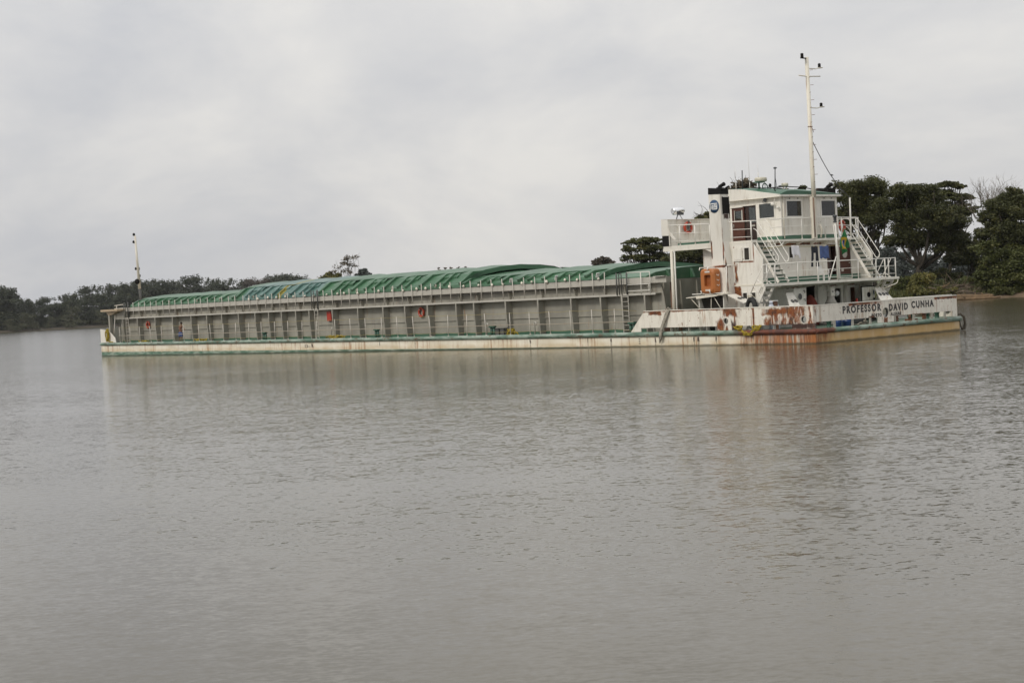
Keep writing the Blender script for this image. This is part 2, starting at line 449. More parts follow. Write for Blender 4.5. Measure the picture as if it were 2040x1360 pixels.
# ship frame: x aft along the port side (0 at the transom), y across to starboard, z up from the stern waterline
SR = ((0.63329218, 0.77390936, 0.00230677), (-0.77389381, 0.6332947, -0.00511672), (-0.00542074, 0.00145518, 0.99998425))
SHIP = Matrix([list(r) + [t] for r, t in zip(SR, (16.80810496, 86.60496111, 0.0))] + [[0, 0, 0, 1]])
def on_ship(o, base=(0, 0, 0)):
    o.matrix_world = SHIP @ Matrix.Translation(Vector(base))
    return o
ship = empty('cargo_barge')
ship.matrix_world = SHIP
tag(ship, 'long rusty white and grey river cargo barge with green hatch covers and stern wheelhouse', 'cargo barge')
def part(name, mb, mats, parent=None, label=None):
    o = mb.build(name, mats, ship if parent is None else parent)
    if label: o['label'] = label
    return o
def rr(pts, r=.14, n=5):
    """round the inner corners of a rail path"""
    P = [Vector(p) for p in pts]
    out = [P[0]]
    for i in range(1, len(P) - 1):
        a, b, c = P[i - 1], P[i], P[i + 1]
        q = min(r, (a - b).length * .45, (c - b).length * .45)
        p0, p1 = b + (a - b).normalized() * q, b + (c - b).normalized() * q
        for k in range(n + 1):
            t = k / n
            out.append(p0 * (1 - t) ** 2 + b * 2 * t * (1 - t) + p1 * t * t)
    return out + [P[-1]]

# ================================================================== the barge
L, B = 93.2, 13.48
def bow_outline(inset=0.0, x1=0.0):
    r, i = 1.7, inset
    pts = [(x1 - i if x1 == 0 else x1, i)]
    for k in range(9):
        t = math.pi / 2 * k / 8
        pts.append((-L + r - (r - i) * math.sin(t), r - (r - i) * math.cos(t)))
    for k in range(9):
        t = math.pi / 2 * k / 8
        pts.append((-L + r - (r - i) * math.cos(t), B - r + (r - i) * math.sin(t)))
    pts.append((x1 - i if x1 == 0 else x1, B - i))
    return pts
hull = MB()
ol = bow_outline()
# plating divided along its length so that it can carry a slight dishing between frames
xs_ = [-L + 1.7 + i * (L - 1.7) / 46 for i in range(47)]
side = [(x, 0.0) for x in reversed(xs_)] + ol[1:10][1:] + ol[10:19] + [(x, B) for x in xs_[1:]]
rnd = random.Random(4)
rows = [-1.6, -.7, -.25, .08, .35, .58, .70]
vs, n = [], len(side)
for zi, zz in enumerate(rows):
    for i, (x, y) in enumerate(side):
        d = rnd.uniform(-.012, .012) if 0 < zi < len(rows) - 1 and 2 < i < 45 else 0
        vs.append((x, y + d, zz))
fs = [(a * n + i, a * n + (i + 1) % n, (a + 1) * n + (i + 1) % n, (a + 1) * n + i) for a in range(len(rows) - 1) for i in range(n)]
fs += [tuple(range(n)), tuple(range((len(rows) - 1) * n, len(rows) * n))]
hull.add(vs, fs, 0, False)
hull_o = part('hull', hull, 'hull')
# small marks cut in the plating: draught ladder and load line as dark paint
for dx, dz, wx, wz in ((0, 0, .05, .22), (.16, .09, .25, .03), (.16, -.09, .25, .03), (.36, 0, .05, .22), (.62, -.02, .35, .03), (1.15, -.06, .3, .03), (1.13, .05, .04, .22)):
    part('load_mark', MB().box(-53.2 + dx - wx / 2, -53.2 + dx + wx / 2, -.022, -.004, .24 + dz - wz / 2, .24 + dz + wz / 2), 'ink', hull_o)
for k in range(3): part('draught_mark', MB().box(-14.05, -13.93, -.022, -.004, .12 + k * .14, .17 + k * .14), 'ink', hull_o)
part('deck', MB().prism([(p[0], p[1]) for p in bow_outline(.05)], 2, .705, .76), 'deck')
fd = MB()
fd.tube([(0, .2, .70), (0, 0, .70)] + [(x, -.02, .70) for x in [-.6 - i * 2.0 for i in range(46)]] + [(p[0], p[1], .70) for p in ol[2:18]] + [(-40, B + .02, .7), (0, B, .70)], .155, 10)
part('fender_rail', fd, 'fender')
fd = MB()
fd.tube([(.03, -.05, .70), (.03, 3.4, .7), (.03, 6.7, .7), (.03, 10, .7), (.03, B + .05, .70)], .15, 10)
part('fender_rail', fd, 'fender')

# ---- stern bulwark with freeing slots and oval chocks
bw = MB()
for y0, y1 in ((0.0, .06), (B - .06, B)):
    bw.prism([(-14.74, .86), (-13.82, .86), (-13.82, 1.10), (-13.5, 1.10), (-13.5, 2.12)], 1, y0, y1)
    bw.wall(1, y0, y1, -13.5, -.18, 1.10, 2.12, [(-6.67 - .26, -6.67 + .26, 1.39 - .26, 1.39 + .26), (-.80 - .25, -.80 + .25, 1.36 - .25, 1.36 + .25)])
    bw.holed(1, y0, y1, -6.67, 1.39, .26, .18); bw.holed(1, y0, y1, -.80, 1.36, .25, .20)
    bw.wall(1, y0, y1, -7.38, -5.88, .86, 1.10); bw.wall(1, y0, y1, -1.66, -.18, .86, 1.10)
bw.wall(0, -.18, -.12, 0, B, 1.20, 2.10, [(6.50 - .36, 6.50 + .36, 1.42 - .22, 1.42 + .36)])
# hole plate for the transom chock (reaches below the slot line)
bw.wall(0, -.18, -.12, 5.75, 6.14, .86, 1.20); bw.wall(0, -.18, -.12, 6.86, 7.22, .86, 1.20)
bw.wall(0, -.18, -.12, 6.14, 6.86, .86, 1.06)
bw.holed(0, -.18, -.12, 6.50, 1.42, .36, .29)
bw.wall(0, -.18, -.12, 0, .24, .86, 1.20); bw.wall(0, -.18, -.12, 13.05, B, .86, 1.20)
bul = part('bulwark', bw, 'bulwark')
for c, ax, r in (((-6.67, .03, 1.39), (0, 1, 0), .19), ((-.80, .03, 1.36), (0, 1, 0), .21), ((-.15, 6.50, 1.42), (1, 0, 0), .30), ((-.80, B - .03, 1.36), (0, 1, 0), .21)):
    inn = Vector(ax) * (-.07 if ax[0] else (.07 if c[1] < 5 else -.07))
    part('chock', MB().torus(c, ax, r, .034, 24, 8).torus(Vector(c) + inn, ax, r + .01, .04, 24, 6, 1).torus(Vector(c) + inn * 2, ax, r + .01, .04, 24, 6, 1), ['greyl', 'dgrey'], bul)  # dark grey inner rings added to darken the inside of the hole
t_ = MB()
t_.bar((-13.5, .03, 2.14), (-.15, .03, 2.14), .10, .05); t_.bar((-.15, .03, 2.13), (-.15, B - .03, 2.13), .10, .05)
t_.tube([(-.4, .12 + 7.2, 2.17), (-.4, B - .1, 2.17)], .03)
part('cap_rail', t_, 'slab', bul)
for x in (-12.8, -11.3, -9.8, -8.3, -7.0, -5.97, -4.5, -3.08, -1.4):
    part('bulwark_stay', MB().prism([(.065, .86), (.26, .80), (.12, 2.08), (.065, 2.08)], 0, x - .015, x + .015), 'greyl', bul)
for y in (.3, 2.0, 3.6, 5.2, 7.5, 9.3, 11.1, 12.4):
    part('bulwark_stay', MB().prism([(-.185, .80), (-.36, .80), (-.24, 2.06), (-.185, 2.06)], 1, y - .015, y + .015), 'greyl', bul)
# name and port of registry on the transom
def lettering(s, y0, y1, z0, z1, name):
    cu = bpy.data.curves.new(name, 'FONT')
    cu.body, cu.size, cu.extrude, cu.offset, cu.resolution_u = s, 1.0, .02, .045, 3
    cu.space_character = 1.30
    o = bpy.data.objects.new('tmp', cu)
    COL.objects.link(o)
    me = bpy.data.meshes.new_from_object(o.evaluated_get(bpy.context.evaluated_depsgraph_get()))
    bpy.data.objects.remove(o)
    c = np.array([v.co[:] for v in me.vertices])
    lo, hi = c.min(0), c.max(0)
    q = (c - lo) / (hi - lo)
    for v, p in zip(me.vertices, q):
        v.co = (-.121 + .014 * p[2] - .002, y0 + (y1 - y0) * p[0], z0 + (z1 - z0) * p[1])
    me.materials.clear(); me.materials.append(MT['ink' if z1 - z0 > .3 else 'inkp'])
    o = bpy.data.objects.new(name, me)
    COL.objects.link(o); o.parent = bul
    return o
lettering('PROFESSOR', 2.58, 6.08, 1.54, 1.98, 'name_lettering')
lettering('DAVID', 6.80, 8.60, 1.49, 1.91, 'name_lettering')
lettering('CUNHA', 8.94, 11.14, 1.55, 1.97, 'name_lettering')
lettering('PORTO', 5.17, 6.08, 1.215, 1.42, 'port_lettering')
lettering('ALEGRE', 6.93, 7.94, 1.215, 1.41, 'port_lettering')

# ---- bow bulwark
bb = MB()
prof = ol[1:10]
ext = [(-88.43, 0, .0), (-88.56, 0, .40), (-89.2, 0, .78), (-89.87, 0, 1.11), (-90.6, 0, 1.24)] + [(p[0], p[1], 1.34 + .01 * i) for i, p in enumerate(prof[1:])] + [(p[0], p[1], 1.42) for p in ol[10:18]] + [(-90.6, B, 1.42), (-89.3, B, 1.0), (-88.45, B, .0)]
vs = []
for x, y, hh in ext:
    cx, cy = x + (.06 if x < -90.8 else 0), y + (.06 if y < 3 else -.06)
    vs += [(x, y, .86), (x, y, .86 + hh), (cx, cy, .86 + hh), (cx, cy, .86)]
fs = []
for i in range(len(ext) - 1):
    for k in range(4): fs.append((i * 4 + k, i * 4 + (k + 1) % 4, i * 4 + 4 + (k + 1) % 4, i * 4 + 4 + k))
bb.add(vs, fs)
part('bow_bulwark', bb, 'white')

# ---- hold coaming: grey plating, catwalk shelf, flange, ribs, stiffener
hw = MB()
for y0, y1 in ((1.70, 1.80), (B - 1.80, B - 1.70)): hw.box(-90.6, -14.3, y0, y1, .76, 3.90)
hw.box(-14.45, -14.3, 1.80, B - 1.80, .76, 4.05); hw.box(-90.6, -90.45, 1.80, B - 1.80, .76, 4.0)
hw.box(-90.4, -14.5, 1.62, 1.70, 1.87, 1.94)
hw.prism([(-14.3, .76), (-13.18, .76), (-13.2, 2.2), (-13.3, 2.95), (-13.56, 3.86), (-14.3, 3.86)], 1, 1.64, 1.70)
hw.box(-14.3, -14.22, 1.8, B - 1.8, 2.36, 2.44)
for y in (2.6, 4.1, 5.6, 7.1, 8.6, 10.1): hw.prism([(-14.3, .76), (-14.05, .76), (-14.2, 3.95), (-14.3, 3.95)], 1, y - .03, y + .03)
for yy in (2.0, 2.05): pass
coam = part('hold_coaming', hw, 'grey')
part('waterway_band', MB().box(-90.4, -14.5, 1.685, 1.699, .762, .98), 'band', coam)
part('flange', MB().box(-91.0, -12.66, 1.25, 1.69, 3.86, 4.24).box(-91.0, -12.66, B - 1.69, B - 1.25, 3.86, 4.24), 'greyl', coam)
part('catwalk', MB().box(-90.5, -13.5, 1.10, 1.69, 3.19, 3.24).box(-90.5, -13.5, 1.09, 1.11, 3.13, 3.26).box(-90.5, -13.5, B - 1.69, B - 1.10, 3.19, 3.24), 'greyl', coam)
RIBS = [-88.9, -85.7, -81.9, -78.3, -74.6, -71.6, -68.8, -65.8, -62.9, -60.6, -58.5, -56.2, -54.1, -50.6, -46.9, -43.4, -40.5, -37.6, -34.1, -32.0, -28.4, -24.9, -21.5, -18.6, -16.6, -14.5]
rib0 = None
for x in RIBS:
    if rib0 is None:
        r_ = MB().prism([(1.70, .765), (1.27, .765), (1.24, 1.3), (1.16, 2.2), (1.13, 2.9), (1.115, 3.185), (1.70, 3.185)], 0, -.03, .03)
        r_.prism([(1.70, 3.245), (1.50, 3.245), (1.34, 3.855), (1.70, 3.855)], 0, -.025, .025)
        r_.prism([(1.265, .765), (1.20, .765), (1.17, 1.3), (1.10, 2.2), (1.08, 2.9), (1.08, 3.12), (1.125, 3.12), (1.155, 2.2), (1.235, 1.3)], 0, -.06, .06)
        rib0 = r_.build('rib', 'grey', coam)
        o = rib0
    else:
        o = rib0.copy(); COL.objects.link(o); o.parent = coam
    o.location = (x, 0, 0)
# stanchions
LOW = [-87.7, -85.4, -83.3, -81.0, -78.8, -76.5, -74.3, -71.4, -69.2, -66.9, -64.7, -62.5, -60.3, -58.1, -56.0, -53.8, -51.6, -48.8, -46.6, -44.5, -42.3, -40.2, -38.1, -36.0, -33.9, -31.7, -29.5, -26.8, -24.7, -22.6, -20.5, -18.4, -16.3]
UP = [-86.5, -85.3, -84.0, -82.7, -81.6, -80.2, -78.9, -77.7, -76.4, -75.0, -73.8, -72.6, -71.3, -70.0, -68.7, -67.4, -66.3, -64.9, -63.8, -62.5, -61.1, -60.0, -58.7, -57.4, -56.2, -54.9, -51.8, -50.5, -49.2, -48.0, -46.8, -45.6, -44.5, -43.2, -42.0, -40.8, -39.5, -38.3, -37.1, -35.9, -34.7, -33.5, -32.3, -31.1, -29.9, -28.6, -27.5, -26.3, -25.1, -24.1, -22.9, -21.6, -20.5, -19.3, -18.2]
dr = MB()
dr.tube([(-88, .13, 1.5)] + [(x, .13, 1.5 + rnd.uniform(-.02, .02)) for x in LOW] + [(-14.6, .13, 1.5)], .028, 6)
drail = part('deck_rail', dr, 'railtan')
wr = MB()
for zz in (1.06, 2.32):
    pts = [(-88, .12, zz)]
    for a, b in zip(LOW[:-1], LOW[1:]): pts += [(a, .12, zz), ((a + b) / 2, .12, zz - .05)]
    wr.tube(pts + [(LOW[-1], .12, zz), (-14.2, .05, zz - .15)], .010, 4)
part('guard_rope', wr, 'ywire', drail)
s0 = None
for i, x in enumerate(LOW):
    if s0 is None:
        m = MB().tube([(0, 0, 0), (0, 0, 1.60)], [.036, .028], 7).lathe((0, 0, 0), [(.10, 0), (.10, .03), (.05, .12)], 8)
        s0 = o = m.build('stanchion', 'greyrail', drail)
    else:
        o = s0.copy(); COL.objects.link(o); o.parent = drail
    o.location = (x, .13, .755)
    o.rotation_euler = (rnd.gauss(0, .02), rnd.gauss(0, .035), 0)
ur = MB()
for zz in (4.30, 4.66):
    pts = []
    for a, b in zip(UP[:-1], UP[1:]): pts += [(a, 1.14, zz), ((a + b) / 2, 1.14, zz - .05)]
    ur.tube(pts + [(UP[-1], 1.14, zz)], .008, 4)
ur.tube([(-57, 1.6, 3.80), (-50, 1.35, 3.7), (-42, 1.4, 3.78), (-33, 1.35, 3.72), (-24, 1.4, 3.78), (-17, 1.35, 3.7)], .03, 5)
urail = part('catwalk_rail', ur, 'wire')
s0 = None
for x in UP:
    if s0 is None:
        m = MB().tube([(0, 0, 0), (0, 0, 1.48)], .032, 7)
        s0 = o = m.build('stanchion', 'greyrail', urail)
    else:
        o = s0.copy(); COL.objects.link(o); o.parent = urail
    o.location = (x, 1.14, 3.235)
    o.rotation_euler = (rnd.gauss(0, .008), rnd.gauss(0, .022), 0)
def ladder(x, wd, z0, z1, y=1.04):
    m = MB()
    for k in (-1, 1): m.bar((x + k * wd / 2, y, z0), (x + k * wd / 2, y, z1), .06, .04)
    q = z0 + .2
    while q < z1 - .05:
        m.tube([(x - wd / 2, y, q), (x + wd / 2, y, q)], .018, 6); q += .3
    return part('ladder', m, 'greyrail')
ladder(-16.2, .56, .76, 3.2); ladder(-52.9, .5, .76, 3.2); ladder(-87.8, .5, .76, 3.2)
for x0 in (-52.9, -87.8):
    gp = MB()
    for k in (-.65, -.30, .22, .34): gp.tube([(x0 + k, 1.06, 3.2), (x0 + k, 1.06, 4.78)], .04, 6)
    part('ladder_grip', gp, 'dgrey')
gp = MB()
gp.tube([(-16.95, 1.06, 3.2), (-16.95, 1.06, 4.62)], .05, 6)
gp.tube(rr([(-16.72, 1.06, 3.2), (-16.72, 1.06, 4.56), (-16.50, 1.06, 4.56), (-16.50, 1.06, 3.2)], .12), .035, 6)
gp.tube([(-16.0, 1.06, 3.2), (-16.0, 1.06, 4.62)], .055, 6)
part('ladder_grip', gp, 'dgrey')
pr_ = MB()
pr_.tube(rr([(-16.0, 1.08, 4.60), (-13.92, 1.08, 4.58), (-13.92, 1.08, 3.22)], .06), .032, 6)
pr_.tube([(-14.74, 1.08, 4.59), (-14.74, 1.08, 3.22)], .035, 6)
for zz in (3.82, 3.42): pr_.tube([(-15.95, 1.08, zz), (-13.92, 1.08, zz)], .026, 6)
pr_.tube([(-14.3, 1.35, 3.24), (-14.3, 1.35, 3.9)], .04, 6)
pr_.bar((-13.6, 1.2, 4.25), (-12.66, 1.2, 4.27), .3, .03)
part('platform_rail', pr_, 'rail')

# ---- hatch covers: arched, with a ribbed sloping edge
def cover(x0, x1, half, ribs, lipx=1.3, step=1.72, seed=1):
    r = random.Random(seed)
    P = half + [(B - t, zz) for t, zz in reversed(half[:-1])]
    m = MB()
    nx = max(2, int((x1 - x0) / 1.15))
    xs = [x0 + (x1 - x0) * i / nx for i in range(nx + 1)]
    vs = []
    for i, x in enumerate(xs):
        for j, (t, zz) in enumerate(P):
            sag = (r.uniform(-.045, .03) + (.05 if i % 3 == 0 else 0) - .05 * math.sin(i * 1.9 + j)) if 2 <= j <= len(P) - 3 else 0
            vs.append((x, t, zz + sag))
    n = len(P)
    m.add(vs, [(i * n + j, i * n + j + 1, (i + 1) * n + j + 1, (i + 1) * n + j) for i in range(nx) for j in range(n - 1)], 0)
    for xe, xi in ((x1, x1 - lipx), (x0, x0 + .4)):
        inner = [(min(max(t, 1.32), B - 1.32), max(4.28, zz - .33)) for t, zz in P]
        a = [(xe, t, zz) for t, zz in P]; b = [(xe, t, zz) for t, zz in inner]; c = [(xi, t, zz) for t, zz in inner]
        m.add(a + b + c, [(j, j + 1, n + j + 1, n + j) for j in range(n - 1)] + [(n + j, n + j + 1, 2 * n + j + 1, 2 * n + j) for j in range(n - 1)] + [tuple(range(2 * n, 3 * n))])
        for y in ((3.4, 5.2, 8.3, 10.1) if xe == x1 else ()):
            zt = np.interp(y, [p[0] for p in P], [p[1] for p in P]) - .34
            m.prism([(xi, zt), (xe - .05, zt), (xi, zt - .45)], 1, y - .12, y + .12)
    o = part('hatch_cover', m, 'cover')
    # pressed ribs down the sloping edge, and a lip between every other pair
    (ta, za), (tb, zb) = half[1], half[2]
    rbs = (MB(), MB())
    x, k = x0 + .5, 0
    while x < x1 - .4:
        for f in (0,):
            wd = r.uniform(.14, .24) + .10 * (k % 3 == 0)
            q = r.uniform(.14, .27)
            lean = r.uniform(.22, .5)
            for side in (0, 1):
                rb = rbs[side]
                Y = (lambda t: t) if side == 0 else (lambda t: B - t)
                v = [(x, Y(ta - .02), za - .05), (x + wd, Y(ta - .02), za - .05), (x + wd + lean, Y(tb), zb), (x + lean, Y(tb), zb)]
                v += [(x + .01, Y(ta - .12), za + .12), (x + wd - .01, Y(ta - .12), za + .12), (x + wd + lean - .01, Y(tb - .12), zb + q * .7), (x + lean + .01, Y(tb - .12), zb + q * .7)]
                v += [(x + lean + .3, Y(tb + .9), zb + .9 * (half[3][1] - half[2][1]) / (half[3][0] - half[2][0]) + .01), (x + wd + lean + .3, Y(tb + .9), zb + .9 * (half[3][1] - half[2][1]) / (half[3][0] - half[2][0]) + .01)]
                rb.add(v, [(0, 1, 5, 4), (1, 2, 6, 5), (3, 0, 4, 7), (4, 5, 6, 7), (7, 6, 9, 8), (2, 9, 6), (3, 7, 8)])
                if k % 3 == 1:
                    a, bq = x + wd + lean * .8, x + step + lean * .8
                    rb.add([(a, Y(ta + (tb - ta) * .62), za + (zb - za) * .62), (bq, Y(ta + (tb - ta) * .62), za + (zb - za) * .62), (bq, Y(tb), zb + .10), (a, Y(tb), zb + .10), (a, Y(tb + .5), zb + .12), (bq, Y(tb + .5), zb + .12), (a, Y(ta + (tb - ta) * .60), za + (zb - za) * .62 + .16), (bq, Y(ta + (tb - ta) * .60), za + (zb - za) * .62 + .16)],
                           [(0, 1, 7, 6), (6, 7, 2, 3), (3, 2, 5, 4), (0, 6, 3), (1, 2, 7)])
        k += 1
        x += step * (.62 if k % 3 == 2 else r.uniform(.85, 1.2))
    for rb in rbs: part('pressed_rib', rb, 'cover', o)
    return o
BOWP = [(1.25, 4.27), (1.30, 4.46), (1.85, 4.78), (2.9, 5.03), (5.0, 5.22), (6.74, 5.30)]
MIDP = [(1.25, 4.27), (1.30, 4.50), (2.2, 5.22), (3.4, 5.50), (4.8, 5.69), (6.74, 5.80)]
AFTP = [(1.25, 4.27), (1.30, 4.46), (1.80, 4.76), (2.9, 5.01), (5.2, 5.21), (6.74, 5.29)]
cv0 = cover(-87.4, -66.4, BOWP, 1, .8, 1.72, 1)
cv1 = cover(-66.9, -33.3, MIDP, 1, 1.2, 1.74, 2)
cv2 = cover(-33.9, -18.8, AFTP, 1, 1.4, 1.72, 3)
lg = MB()
for x in (-79.0, -73.5, -69.2, -63.2, -57.9, -47.1, -42.2, -36.6): lg.bar((x, 1.22, 4.40), (x + .12, 1.18, 4.62), .12, .05)
part('cover_hook', lg, 'post', cv1)
lg = MB()
for x in (-27.8, -23.0, -18.9): lg.bar((x, 1.20, 4.42), (x + .14, 1.16, 4.70), .22, .05)
part('cover_tab', lg, 'plasticw', cv2)
for i in range(30):
    x = -64 + i * 1.55 + rnd.uniform(-.3, .3)
    part('cover_wheel', MB().lathe((x, 1.16, 4.34 + rnd.uniform(-.04, .04)), [(.02, -.10), (rnd.uniform(.08, .16), 0), (.02, .10)], 7, 0, (0, 1, 0.2)), 'post', cv1)
# fixed end of the hold behind the last cover
fe = MB()
H = [(1.25, 4.06), (1.3, 4.30), (2.2, 4.55), (4.5, 4.78), (6.74, 4.86)]
P = H + [(B - t, zz) for t, zz in reversed(H[:-1])]
fe.prism(P, 0, -18.6, -14.5)
for y in (3.2, 5.4, 7.6, 9.8): fe.prism([(-14.499, 4.1), (-14.2, 4.12), (-14.499, 4.7)], 1, y - .1, y + .1)
part('fixed_cover', fe, 'cover')
# bow platform over the forward end of the hold
bp = MB()
bp.box(-92.3, -88.5, .35, B - .35, 3.95, 4.15)
bp.prism([(-91.9, 3.95), (-89.0, 3.95), (-90.6, 3.6), (-91.4, 3.6)], 1, .7, 1.0)
bpo = part('bow_platform', bp, 'bowtan')
for y in (.75, 4.5, 9.0, B - 1.0): part('pillar', MB().box(-91.45, -91.15, y, y + .3, .76, 3.93), 'grey', bpo)
part('platform_plate', MB().box(-90.6, -88.4, 1.05, 1.4, 3.22, 3.92), 'grey', bpo)
br = MB()
br.tube([(-90.35, 1.1, 3.2), (-90.1, 1.1, 4.55)], .045, 6); br.tube([(-90.6, 1.1, 4.50), (-88.5, 1.1, 4.58)], .04, 6); br.tube([(-90.0, .5, .8), (-90.3, 1.0, 3.9)], .05, 6)
part('platform_rail', br, 'greyrail', bpo)
mast = MB().tube([(-91.0, 4.25, 4.1), (-91.0, 4.14, 6.1)], .13, 8, 1).tube([(-91.0, 4.14, 6.1), (-91.0, 3.99, 11.5)], [.15, .10], 8)
bm_ = part('bow_mast', mast, ['post', 'dgrey'])
for zz, y, s in ((11.50, 3.92, 1), (10.75, 3.84, .9), (8.02, 3.90, .8), (8.02, 4.26, .6), (7.30, 4.28, .8)):
    part('mast_lamp', MB().lathe((-91.1, y, zz), [(.10 * s, 0), (.13 * s, .05), (.12 * s, .22), (.05 * s, .28)], 10), 'black', bm_)
part('signal_ball', MB().lathe((-91.0, 3.92, 6.84), [(.02, -.28), (.2, -.2), (.28, 0), (.2, .2), (.02, .28)], 12), 'black', bm_)
# deck fittings along the port side
for x in (-60.4, -43.5, -29.2, -15.1):
    m = MB().box(x - .28, x + .28, .35, .62, 1.36, 1.50).lathe((x - .15, .5, .76), [(.11, 0), (.10, .6)], 10).lathe((x + .15, .5, .76), [(.11, 0), (.10, .6)], 10)
    part('bollard', m, 'tgreen')
for x in (-28.75, -28.2): part('vent_box', MB().box(x - .2, x + .2, .5, .9, .76, 1.28).box(x - .23, x + .23, .47, .93, 1.26, 1.30), 'dgrey')
part('fire_box', MB().box(-52.05, -51.4, 1.50, 1.699, 2.2, 2.98).box(-52.0, -51.45, 1.485, 1.502, 2.25, 2.93), 'red')
pv = MB()
for x in (-51.2, -30.9, -25.6): pv.tube(rr([(x, 1.3, .76), (x, 1.3, 1.62), (x + .3, 1.2, 1.62), (x + .3, 1.2, 1.4)], .15), .05, 7)
part('air_pipe', pv, 'greyl')

# ================================================================== superstructure
def mirror(y): return B - y
# ---- deck house: two storeys
dh = MB()
PW = [(-7.22, -6.58, 4.90, 5.62), (-6.38, -5.95 - .05, 4.92, 5.62), (-6.66, -6.33, 2.45, 2.97), (-6.16, -6.0 - .001, 2.45, 2.97)]
PW = [(-7.22, -6.58, 4.90, 5.62), (-6.40, -6.02, 4.92, 5.62), (-6.66, -6.33, 2.45, 2.97)]
dh.wall(1, 1.60, 1.66, -9.75, -6.0, .76, 5.90, PW)
dh.wall(1, B - 1.66, B - 1.60, -9.75, -6.0, .76, 5.90, [(-8.4, -7.6, 4.7, 5.5), (-7.2, -6.4, 4.7, 5.5)])
AW1 = [(6.52, 7.36, .95, 3.20), (9.14, 9.82, 1.0, 2.92), (10.60, 11.27, .95, 2.92)]
AW2 = [(5.12, 5.56, 4.93, 5.58), (8.72, 9.52, 3.55, 5.58), (9.82, 10.95, 3.55, 5.50)]
dh.wall(0, -6.06, -6.0, 1.66, B - 1.66, .76, 3.30, AW1)
dh.wall(0, -6.06, -6.0, 1.66, B - 1.66, 3.45, 5.90, AW2)
dh.wall(0, -9.75, -9.69, 1.66, B - 1.66, .76, 5.90)
for y0, y1 in ((1.60, 1.66), (B - 1.66, B - 1.60)):
    dh.prism([(-6.0, .76), (-5.25, .76), (-5.10, 3.30), (-5.06, 3.45), (-5.0, 4.95), (-5.72, 5.90), (-6.0, 5.90)], 1, y0, y1)
house = part('deckhouse', dh, 'whiterust')
part('cabin_lining', MB().box(-9.6, -9.5, 1.7, B - 1.7, .8, 5.85).box(-9.6, -6.3, 6.30, 6.35, .8, 5.85).box(-9.6, -6.3, 8.45, 8.5, .8, 5.85).box(-9.6, -7.2, 1.7, B - 1.7, .8, .84).box(-8.0, -7.9, 1.7, B - 1.7, .8, 5.85), 'inside', house)
part('belt_moulding', MB().box(-7.3, -5.12, 1.575, 1.599, 3.38, 3.46), 'post', house)
part('green_band', MB().box(-5.999, -5.985, 1.67, B - 1.67, 3.455, 3.78).box(-5.07, -5.055, 1.60, 1.66, 3.455, 3.78), 'band', house)
# window covers, doors, and openings
h_ = MB().box(-7.25, -6.55, 1.52, 1.58, 4.87, 5.65).box(-7.17, -6.63, 1.50, 1.52, 4.95, 5.57).tube([(-6.52, 1.55, 5.0), (-6.45, 1.6, 5.05)], .03, 6).tube([(-6.52, 1.55, 5.5), (-6.45, 1.6, 5.45)], .03, 6)
part('storm_cover', h_, 'white', house)
g_ = MB().torus((-6.9, 1.515, 5.26), (0, 1, 0), .01, .004, 6, 4)
def frame(axis, plane, out, u0, u1, v0, v1, w=.07, t=.03, mat='rail', pane=True, name='window', label=None, dark=False):
    m = MB()
    a, b = plane, plane + out * t
    def bx(p, q, r, s_, x, y, mi): m.box(x, y, p, q, r, s_, mi) if axis == 0 else m.box(p, q, x, y, r, s_, mi)
    for p, q, r, s_ in ((u0 - w, u1 + w, v1, v1 + w), (u0 - w, u1 + w, v0 - w, v0), (u0 - w, u0, v0, v1), (u1, u1 + w, v0, v1)): bx(p, q, r, s_, a, b, 0)
    if pane: bx(u0, u1, v0, v1, plane - out * .035, plane - out * .025, 1)
    return m
def window(axis, plane, out, u0, u1, v0, v1, parent, w=.07, mat='rail', pane='glass'):
    return part('window', frame(axis, plane, out, u0, u1, v0, v1, w), [mat, pane], parent)
window(1, 1.599, -1, -6.40, -6.02, 4.92, 5.62, house, .05, pane='hole')
window(1, 1.599, -1, -6.66, -6.33, 2.45, 2.97, house, .05, pane='hole')
part('window', frame(1, 1.598, -1, -5.98, -5.66, 2.45, 2.97, .05).box(-5.98, -5.66, 1.585, 1.597, 2.45, 2.97, 1), ['rail', 'hole'], house)
window(0, -5.999, 1, 5.12, 5.56, 4.93, 5.58, house, .06, pane='hole')
d_ = MB().box(-6.05, -6.01, 9.84, 10.93, 3.56, 5.48).box(-6.01, -5.995, 10.75, 10.88, 4.45, 4.5, 1)
d_.lathe((-6.012, 10.38, 5.02), [(.0, 0), (.23, 0), (.23, .03), (0.18, .03)], 18, 1, (1, 0, 0)).box(-6.01, -6.0, 10.0, 10.22, 3.95, 4.12, 1)
part('door', d_, ['brown', 'greyl'], house, 'brown cabin door with a round port')
part('door', MB().box(-6.10, -6.06, 8.74, 9.10, 3.56, 5.57).box(-6.3, -6.0, 9.46, 9.52, 3.56, 5.57), 'dbrown', house)
fr_ = frame(0, -5.998, 1, 9.82, 10.95, 3.55, 5.50, .06, pane=False)
part('door_frame', fr_, 'white', house)
fr_ = frame(0, -5.998, 1, 8.72, 9.52, 3.55, 5.58, .06, pane=False)
part('door_frame', fr_, 'brown', house)
for a in AW1: part('door_frame', frame(0, -5.998, 1, a[0], a[1], a[2], a[3], .07, pane=False), 'white', house)
part('column', MB().box(-5.99, -5.85, 7.45, 8.2, .8, 3.28).tube([(-5.8, 8.3, 3.1), (-5.8, 8.3, 1)], .05, 7), 'white', house)
part('column', MB().box(-5.99, -5.8, 10.05, 10.5, .8, 3.05), 'white', house)
part('door', MB().box(-6.30, -6.26, 10.6, 11.02, .96, 2.92).box(-6.3, -6.05, 11.18, 11.25, .96, 2.92, 1), ['greyl', 'rustm'], house)
